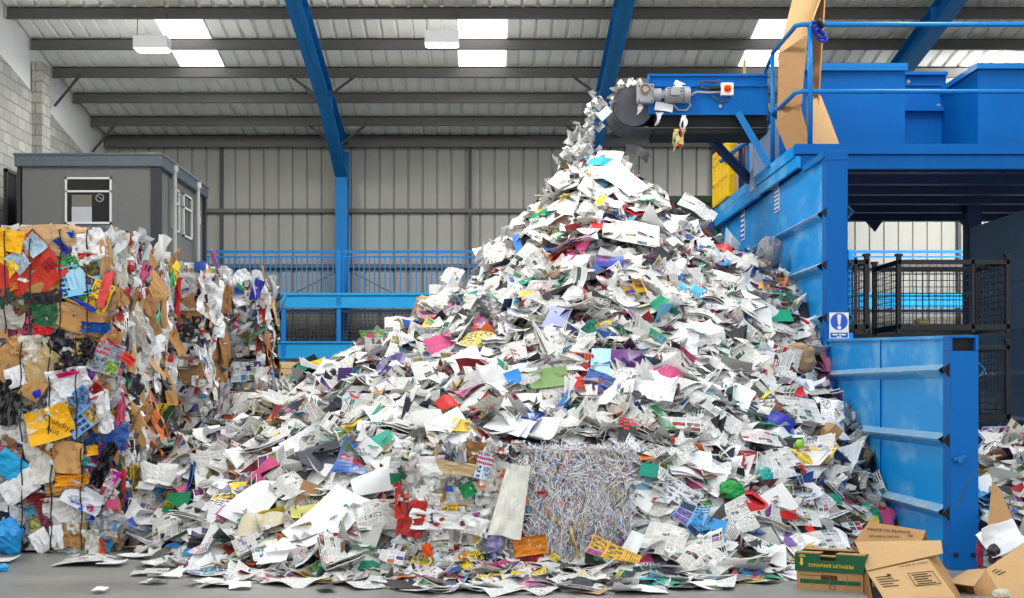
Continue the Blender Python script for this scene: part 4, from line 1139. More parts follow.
AX0, AX1, AY0, AY1 = -5.35, -3.82, 14.3, 15.85
SA = 98.0
def A(px, py, d=0.0): return Vector(((px - PX0) / SA, 14.27 - d, EYE + (PY0 - py) / SA))
def fl(key, px, py, w, h, deg, col, lab=None, d=.03, nm=None, tilt=.06):
    """a piece that can be told apart: centre, size (px on the front face), turn"""
    return ((key, A(px, py), 'front'), dict(sx=w / SA * (1 if key.startswith('flat') else 2.7), sy=h / SA * (1 if key.startswith('flat') else 3.2), spin=math.radians(deg), color=col, tilt=tilt, off=d, label=lab, name=nm))


mixA = {'plastic_film': 3, 'cardboard_piece': 3, 'carton_piece': 2, 'paper_piece': 1.5}
mixB = {'plastic_film': 4.4, 'cardboard_piece': 2.2, 'carton_piece': 2.0, 'paper_piece': 2.4}
wx = lambda *p: [(q - PX0) / SA for q in p]
top_notable = [
    fl('cardboard_piece', 45, 241, 50, 28, 0, (206, 168, 124), None, .01), fl('cardboard_piece', 78, 238, 40, 24, -8, (206, 170, 128), None, .01),
    fl('flat_card', 27, 273, 66, 52, 41, (192, 52, 38), 'red carton side with two pale windows', .035, 'red_carton'),
    fl('flat_card', 10, 241, 30, 20, -10, (240, 180, 30), 'yellow carton flap', .055, 'yellow_flap'), fl('flat_card', 6, 267, 22, 22, 41, (242, 196, 40), 'yellow carton print', .05, 'yellow_panel'),
    fl('flat_card', 2, 256, 14, 12, 41, (242, 196, 40), None, .06, 'yellow_panel'),
    fl('flat_card', 21.5, 262, 17, 19, 41, (168, 190, 206), 'pale blue printed window', .06, 'printed_window'), fl('flat_card', 37, 246, 17, 19, 41, (176, 198, 214), 'pale blue printed window', .06, 'printed_window'),
    fl('flat_card', 52, 266, 14, 12, 41, (150, 30, 34), None, .06, 'dark_red_panel'), fl('flat_card', 16, 287, 9, 9, 20, (226, 130, 70), 'round orange mark', .06, 'round_mark'),
    fl('flat_piece', 26, 303, 22, 17, 20, (96, 74, 44), 'dark food picture', .05, 'picture_panel'), fl('flat_card', 8, 296, 18, 18, 10, (32, 78, 60), 'dark green card', .04, 'green_panel'),
    fl('cardboard_piece', 52, 291, 40, 24, 22, (170, 128, 82), None, .03), fl('flat_card', 49, 298, 30, 14, 16, (34, 33, 36), 'black panel', .06, 'black_panel'),
    fl('flat_card', 47.5, 316, 24, 20, 2, (38, 92, 62), 'dark green card', .065, 'green_card'), fl('plastic_film', 12, 316, 30, 28, 0, (170, 166, 158), None, .03),
    fl('flat_card', 45, 330, 22, 10, 4, (196, 30, 44), None, .05, 'red_strip'), fl('flat_piece', 83, 280, 36, 34, 12, (116, 186, 222), 'light blue packet print', .055, 'blue_packet'),
    fl('flat_piece', 92, 293, 40, 30, -24, (238, 190, 40), 'yellow packet print', .045, 'yellow_packet'), fl('flat_piece', 70, 265, 18, 14, 30, (60, 150, 80), None, .06, 'green_print'),
    fl('flat_card', 79, 280, 20, 26, 20, (160, 206, 232), None, .07, 'pale_print'), fl('flat_card', 80, 301, 46, 4, -32, (40, 60, 170), None, .08, 'blue_strip'),
    fl('plastic_film', 94, 246, 30, 30, 20, (232, 232, 232), 'crumpled white film', .05), fl('plastic_film', 83, 256, 20, 22, 0, (226, 228, 230), None, .05),
    fl('flat_card', 90, 257, 22, 6, -4, (206, 60, 40), None, .07, 'red_strip'), fl('cardboard_piece', 84, 318, 46, 34, -20, (182, 138, 88), None, .03), fl('cardboard_piece', 64, 316, 22, 40, 75, (198, 160, 112), None, .03),
    fl('flat_card', 97, 328, 30, 12, -4, (28, 80, 160), 'blue panel at the foot of the bale', .05, 'blue_panel'), fl('flat_card', 107, 290, 10, 34, -14, (222, 84, 84), 'pinkish red strip', .06, 'red_strip'),
    fl('cardboard_piece', 108, 262, 12, 50, 5, (186, 146, 104), None, .03), fl('flat_card', 64, 246, 6, 16, 45, (38, 64, 160), None, .06, 'blue_strip'), fl('flat_card', 74, 235, 6, 5, 30, (30, 90, 190), None, .06, 'blue_patch'),
]
mid_notable = [
    fl('cardboard_piece', 8, 366, 34, 44, 30, (186, 144, 96), 'brown cardboard flap', .03), fl('cardboard_piece', 18, 345, 18, 20, 20, (196, 150, 104), None, .05), fl('plastic_film', 32, 350, 26, 30, 0, (214, 206, 192), None, .03),
    fl('cardboard_piece', 44, 366, 32, 34, 40, (190, 166, 122), None, .04), fl('plastic_film', 70, 355, 32, 34, 0, (38, 38, 42), 'crumpled black film', .04), fl('plastic_film', 88, 350, 18, 22, 30, (48, 46, 52), None, .05),
    fl('flat_card', 18, 377, 22, 18, 18, (238, 238, 240), 'square white sheet', .065, 'white_sheet'), fl('plastic_film', 10, 402, 30, 38, 0, (22, 21, 24), 'crumpled black plastic', .05),
    fl('cardboard_piece', 38, 385, 30, 26, 55, (196, 152, 96), None, .05), fl('plastic_film', 70, 382, 44, 24, 8, (232, 232, 234), None, .05), fl('plastic_film', 60, 402, 24, 26, 8, (228, 230, 236), None, .06),
    fl('flat_piece', 82, 412, 36, 42, 38, (96, 150, 214), 'blue patterned wrapper', .06, 'blue_wrapper'), fl('flat_card', 53, 424, 44, 32, 16, (244, 182, 30), 'yellow cereal carton with dark lettering', .10, 'yellow_carton'),
    fl('flat_card', 38, 421, 20, 18, 28, (220, 206, 180), None, .085, 'nutrition_panel'), fl('flat_card', 71, 374, 22, 4, 12, (206, 30, 120), None, .08, 'magenta_strip'),
    fl('flat_piece', 110, 358, 26, 32, -20, (150, 160, 176), 'grey printed magazine page', .06, 'magazine_page'), fl('flat_card', 122, 352, 34, 8, -40, (200, 50, 44), None, .07, 'red_strip'), fl('flat_card', 97, 392, 16, 12, 30, (150, 30, 36), None, .07, 'red_patch'),
    fl('plastic_film', 104, 412, 20, 40, 10, (216, 214, 216), None, .05), fl('cardboard_piece', 80, 345, 14, 20, 0, (190, 156, 110), None, .03), fl('flat_card', 40, 394, 8, 7, 20, (40, 60, 200), None, .08, 'blue_patch'),
]
low_notable = [
    fl('flat_card', 13, 466, 36, 22, -38, (30, 164, 214), 'bright cyan card', .065, 'cyan_card'), fl('plastic_film', 41, 463, 32, 36, 0, (214, 210, 200), 'crumpled off-white sheet', .045), fl('cardboard_piece', 69, 457, 32, 28, -6, (204, 160, 104), 'round-topped brown cardboard', .05),
    fl('cardboard_piece', 47, 447, 30, 10, -35, (170, 124, 76), None, .06), fl('flat_card', 74, 479, 36, 12, 4, (238, 164, 30), 'orange strip', .06, 'orange_strip'), fl('cardboard_piece', 68, 488, 32, 14, 10, (186, 140, 84), None, .06),
    fl('flat_card', 22, 486, 42, 22, 34, (230, 228, 228), 'white torn sheet', .07, 'white_sheet'), fl('flat_card', 86, 497, 38, 22, -28, (222, 224, 232), 'white sheet with coloured dots', .075, 'white_sheet'), fl('flat_card', 93, 508, 6, 5, 0, (206, 30, 120), None, .085, 'pink_dot'), fl('flat_card', 80, 504, 14, 4, -30, (60, 110, 210), None, .085, 'blue_mark'), fl('flat_card', 95, 517, 5, 5, 0, (60, 60, 190), None, .09, 'blue_dot'),
    fl('flat_card', 40, 497, 24, 12, 0, (120, 30, 36), None, .06, 'dark_red_patch'), fl('flat_piece', 40, 516, 22, 26, 20, (140, 60, 56), None, .05, 'printed_scrap'), fl('plastic_film', 60, 512, 32, 30, 0, (206, 202, 198), 'clear crumpled plastic', .06), fl('plastic_film', 78, 515, 20, 36, 0, (212, 208, 204), None, .06),
    fl('cardboard_piece', 73, 534, 28, 30, 84, (180, 136, 88), 'brown cardboard square', .06), fl('flat_card', 44, 540, 20, 20, 30, (236, 236, 236), 'white torn card', .075, 'white_card'), fl('flat_card', 60, 536, 14, 22, 12, (234, 234, 234), None, .085, 'white_card'),
    fl('plastic_film', 93, 541, 18, 22, 0, (220, 218, 208), None, .05), fl('flat_card', 104, 545, 6, 16, 4, (226, 106, 40), 'orange tab', .07, 'orange_tab'), fl('flat_piece', 110, 486, 10, 34, -28, (226, 210, 216), None, .06, 'white_packet'), fl('flat_card', 118, 476, 8, 10, -28, (206, 40, 160), None, .075, 'magenta_patch'),
    fl('plastic_film', 106, 465, 14, 44, -22, (30, 30, 34), 'black strip of film', .06), fl('flat_card', 94, 450, 12, 12, 10, (236, 178, 50), None, .05, 'orange_patch'),
]
b1 = bale('topmost waste bale of the nearest stack with a red carton on its face', (AX0, AX1, AY0, AY1, 2.2, 3.3), ('front', 'right'), 1, mixA, wires=wx(8, 33, 63, 90), notable=top_notable, fringe=60)
b2 = bale('middle waste bale of the nearest stack with a yellow cereal carton pressed in', (AX0, AX1, AY0, AY1, 1.1, 2.18), ('front', 'right'), 2, mixA, wires=wx(24, 52, 79), notable=mid_notable, fringe=10)
b3 = bale('bottom waste bale of the nearest stack with a cyan card on its face', (AX0, AX1, AY0, AY1, 0.0, 1.08), ('front', 'right'), 3, mixA, wires=wx(25, 54, 84), notable=low_notable, fringe=6)
# lettering on the yellow carton
o = text_obj('lettering', 'Crunchy\nNut', .085, M['ink'], b2, frame_matrix(A(60, 426, .16), (math.cos(-.45), 0, math.sin(-.45)), (math.sin(.45), 0, math.cos(.45))))
lv = ('bottom', 'middle', 'topmost')
for r, (nm, bx, zz) in enumerate((('second', (-5.3, -3.88, 16.0, 17.5), 1.0), ('third', (-5.0, -3.55, 17.62, 19.15), .985), ('fourth', (-4.6, -3.1, 19.28, 20.85), .965))):
    for k in range(3):
        if k == 0 and r == 2: continue_hidden = True
        h = 1.1 * zz
        z0 = k * h
        nt = []
        rg_ = random.Random(r * 10 + k)
        X1_ = bx[1]
        def side(key, px, py, w, hh, deg, col, nm_=None, lab=None, face='right'):
            y = X1_ * F / (px - PX0); s = F / y
            if not (bx[2] < y < bx[3]): face = 'front'; y = bx[2]; s = F / y
            p = Vector((X1_ - .01, y, EYE + (PY0 - py) / s)) if face == 'right' else Vector(((px - PX0) / s, y + .01, EYE + (PY0 - py) / s))
            stretch = (s * abs(X1_) / y / s) if face == 'right' else 1
            return ((key, p, face), dict(sx=w / s * (2.7 if not key.startswith('flat') else 1), sy=hh / s * (3.2 if not key.startswith('flat') else 1), spin=math.radians(deg), color=col, tilt=.1, off=.05, label=lab, name=nm_))
        if r == 0 and k == 2: nt = [side('flat_card', 152, 312, 34, 26, 70, (44, 168, 128), 'teal_card', 'teal card'), side('plastic_film', 157, 322, 60, 30, 80, (236, 236, 238)), side('flat_card', 158, 300, 60, 18, 80, (180, 134, 88), 'brown_card'), side('flat_card', 174, 297, 40, 16, 80, (200, 40, 50), 'red_dotted_card', 'red and white card'), side('flat_card', 172, 272, 30, 18, 60, (240, 210, 50), 'yellow_card', 'yellow card'), side('flat_card', 169, 282, 30, 14, 40, (40, 150, 90), 'green_card', 'green card')]
        if r == 1 and k == 2: nt = [side('plastic_film', 207, 300, 50, 60, 80, (238, 238, 240), None, 'long white bag'), side('plastic_film', 214, 318, 40, 40, 80, (226, 236, 240)), side('flat_card', 214, 292, 20, 18, 60, (70, 70, 160), 'blue_print'), side('cardboard_piece', 228, 300, 26, 10, 85, (160, 122, 84))]
        if r == 2 and k == 2: nt = [side('cardboard_piece', 271, 302, 50, 10, 84, (214, 176, 126), None, 'long pale brown cardboard flap'), side('cardboard_piece', 262, 325, 40, 12, 88, (160, 112, 76)), side('flat_card', 258, 290, 22, 12, 70, (60, 60, 170), 'blue_print')]
        bale(f'{lv[k]} waste bale in the {nm} stack back from the camera' if k != 2 or r == 0 else (f'topmost waste bale in the third stack, draped with long white bags' if r == 1 else 'topmost waste bale at the far end of the row with brown cardboard flaps'),
             (bx[0], bx[1], bx[2], bx[3], z0, z0 + h - .02), ('front', 'right'), 20 + r * 3 + k, mixB, grid=.34, notable=nt, fringe=44 if k == 2 else 6,
             front_skip=lambda a, c, lim=bx[1]: a < lim - .62)

# ------------------------------------------------------------------ the two bales at the foot of the heap
mixC = {'plastic_film': 6, 'cardboard_piece': .5, 'carton_piece': .6, 'paper_piece': 3}
SCc = F / 12.8
def Cp(px, py): return Vector(((px - PX0) / SCc, 12.79, EYE + (PY0 - py) / SCc))
def fc(key, px, py, w, h, deg, col, lab=None, d=.05, nm=None):
    k = 1 if key.startswith('flat') else None
    return ((key, Cp(px, py), 'front'), dict(sx=w / SCc * (k or 2.7), sy=h / SCc * (k or 3.2), spin=math.radians(deg), color=col, tilt=.08, off=d, label=lab, name=nm))
cn = [fc('plastic_film', 412, 480, 22, 40, 0, (176, 170, 166)), fc('flat_piece', 412, 517, 24, 36, -14, (196, 36, 30), 'red printed bag', .075, 'red_bag'), fc('flat_card', 399, 500, 8, 34, 4, (190, 60, 60), None, .05, 'red_strip'),
      fc('cardboard_piece', 458, 468, 40, 16, -8, (196, 172, 134), 'tan crumpled paper', .06), fc('flat_card', 468, 489, 16, 16, 30, (36, 140, 80), 'green and white card', .07, 'green_card'), fc('plastic_film', 443, 520, 22, 56, 84, (238, 238, 238), 'long white film', .07),
      fc('paper_piece', 476, 520, 34, 22, 10, (226, 226, 224), None, .06), fc('flat_card', 479, 526, 24, 16, -14, (232, 230, 226), None, .08, 'cream_sheet'), fc('flat_card', 429, 555, 9, 22, 12, (232, 104, 40), 'orange tag', .07, 'orange_tag'), fc('flat_card', 437, 562, 12, 16, 28, (186, 222, 230), 'pale blue card', .08, 'pale_blue_card'),
      fc('plastic_film', 493, 545, 24, 26, 0, (146, 140, 186), 'lilac film', .06), fc('plastic_film', 492, 558, 26, 12, 10, (50, 78, 60), None, .07), fc('flat_piece', 484, 465, 14, 30, -12, (190, 206, 226), 'pale blue wrapper', .07, 'pale_wrapper'), fc('plastic_film', 430, 466, 30, 20, 0, (226, 224, 222), None, .05)]
bm = bale('mixed paper and film bale at the foot of the heap, left of the shredded bale', (-.8, .36, 12.78, 13.88, .02, 1.12), ('front', 'top', 'left'), 50, mixC, grid=.2, notable=cn, fringe=40)
# shredded bale
rng = random.Random(60)
x0, x1, y0, y1, z0, z1 = .37, 1.33, 12.78, 13.85, .02, 1.12
t = thing('shredded_paper_bale', 'bale of fine shredded paper at the front foot of the heap', 'bale', ((x0 + x1) / 2, (y0 + y1) / 2, z0))
loc = t.matrix_basis.translation
shred_core, n, b = new_mat('shredded_bale_body', .8, 0, .2)
g = n.noise(n.new('ShaderNodeTexCoord').outputs['Object'], 60, 3, .7).outputs[0]
n.put(b.inputs['Base Color'], n.mix(n.ramp(g, .35, .65), rgba((70, 70, 74)), rgba((190, 190, 194))))
link_mesh('pressed_body', core_mesh('pressed_body', shred_core, rng, x0 + .05 - loc.x, x1 - .05 - loc.x, y0 + .05 - loc.y, y1 - loc.y, z0 - loc.z, z1 - .06 - loc.z, amp=.025), t)
V, Fc, TI = [], [], []
SH = [(238, 238, 240)] * 16 + [(214, 214, 220)] * 9 + [(160, 160, 168)] * 7 + [(80, 80, 88)] * 5 + [(206, 70, 70), (70, 110, 190), (230, 190, 70), (70, 150, 120), (200, 120, 170), (150, 120, 100)]
def shred(p, d, o, L, w, rg, c):
    b_ = len(V); k = 5; side = d.cross(o).normalized(); cur = rg.gauss(0, .5); lift = rg.uniform(.0, .035); tw = rg.gauss(0, .9)
    for i in range(k + 1):
        s = i / k
        q = p + d * (s - .5) * L + side * cur * L * (s - .5) ** 2 * 1.6 + o * lift * math.sin(math.pi * s)
        sd = side * math.cos(tw * s) + o * math.sin(tw * s)
        V.append(tuple(q - sd * w / 2 - loc)); V.append(tuple(q + sd * w / 2 - loc))
    for i in range(k): Fc.append((b_ + 2 * i, b_ + 2 * i + 1, b_ + 2 * i + 3, b_ + 2 * i + 2)); TI.append((*lin(c), 1))
for i in range(9500):
    r = rng.random()
    if r < .6: p = Vector((rng.uniform(x0, x1), y0 + rng.uniform(0, .05), rng.uniform(z0, z1))); o = Vector((0, -1, 0)); d = Vector((rng.gauss(0, .8), 0, 1)) if p.z < z1 - .3 else Vector((rng.gauss(0, 1), 0, rng.gauss(0, .6)))
    elif r < .82: p = Vector((rng.uniform(x0, x1), rng.uniform(y0, y1), z1 - .03)); o = Vector((0, 0, 1)); d = Vector((rng.gauss(0, 1), rng.gauss(0, 1), 0))
    elif r < .92: p = Vector((x1 - .03, rng.uniform(y0, y1), rng.uniform(z0, z1))); o = Vector((1, 0, 0)); d = Vector((0, rng.gauss(0, .6), 1))
    else: p = Vector((rng.uniform(x0, x1), y0 + .03, z1 - .03)); o = Vector((0, -.7, .7)); d = Vector((rng.gauss(0, 1), .4, rng.gauss(0, .8)))
    # round the upper edge
    if r < .6 and p.z > z1 - .15: p.y += (p.z - z1 + .15) ** 2 * 4
    shred(p, d.normalized(), o.normalized(), rng.uniform(.07, .2), rng.uniform(.004, .007), rng, rng.choice(SH))
me = bpy.data.meshes.new('shredded_paper'); me.from_pydata(V, [], Fc); me.materials.append(M['plain_a'])
a = me.attributes.new('tint', 'FLOAT_COLOR', 'FACE'); a.data.foreach_set('color', np.array(TI, dtype=np.float32).ravel()); me.update()
o = link_mesh('shredded_paper', me, t); o['kind'] = 'stuff'
for key, px, py, w, h, deg, col, lab, nm in (('flat_card', 530, 545, 36, 22, 8, (214, 132, 44), 'orange crumpled paper', 'orange_paper'), ('flat_piece', 529, 561, 30, 14, 10, (150, 40, 44), 'dark floral wrapper', 'floral_wrapper'), ('flat_card', 598, 550, 4, 20, 4, (206, 40, 110), 'pink ribbon', 'pink_ribbon'), ('flat_card', 552, 560, 10, 14, -30, (240, 220, 90), 'yellow slip', 'yellow_slip'), ('flat_card', 575, 545, 3, 34, 16, (226, 206, 130), 'yellowish ribbon', 'yellow_ribbon'), ('flat_card', 541, 492, 8, 3, 0, (206, 60, 60), None, 'red_slip')):
    press(t, key, Cp(px, py), 'front', rng, w / SCc, h / SCc, math.radians(deg), col, .1, .045, label=lab, name=nm)

T_('bales')
# ------------------------------------------------------------------ things lying on the heap
for key, mat, n_, kw in (('unit_news', M['newsprint'], 5, dict(crumple=(.04, .1), fold=(-.2, .2), curl=(-.3, .8))), ('unit_magazine', M['magazine'], 5, dict(crumple=(.02, .06), fold=(-.2, .2), curl=(0, .8))),
                         ('unit_office', M['office'], 4, dict(crumple=(.03, .08), fold=(-.15, .15), curl=(-.3, .9))), ('unit_card', M['plain'], 4, dict(crumple=(.01, .05), fold=(-.2, .2), curl=(0, .5))),
                         ('unit_leaflet', M['leaflet'], 4, dict(crumple=(.02, .07), fold=(-.2, .2), curl=(-.2, .8)))):
    variants(key, mat, n_, (1, 1), (1, 1), .012, 9, 8, bend=(-.14, .14), **kw)
rb = random.Random(77)
BAGS = {k: bag_mesh(k, M[m], random.Random(s), .5, .5, .5) for k, m, s in (('carrier_bag', 'film', 3), ('paper_bag', 'bag_paper', 8), ('balloon', 'film', 5), ('crumpled_paper', 'bag_paper', 12))}
bl = bpy.data.meshes.new('balloon')
mbb = MB(); mbb.tube([(0, 0, .5 * math.cos(a)) for a in [math.pi * i / 12 for i in range(13)]], [max(.012, .5 * math.sin(math.pi * i / 12)) for i in range(13)], 18); mbb.tube([(0, 0, -.5), (0, 0, -.56)], [.02, .07], 10)
bl.from_pydata(mbb.v, [], mbb.f); bl.materials.append(M['film']); bl.polygons.foreach_set('use_smooth', [True] * len(bl.polygons)); BAGS['balloon'] = bl

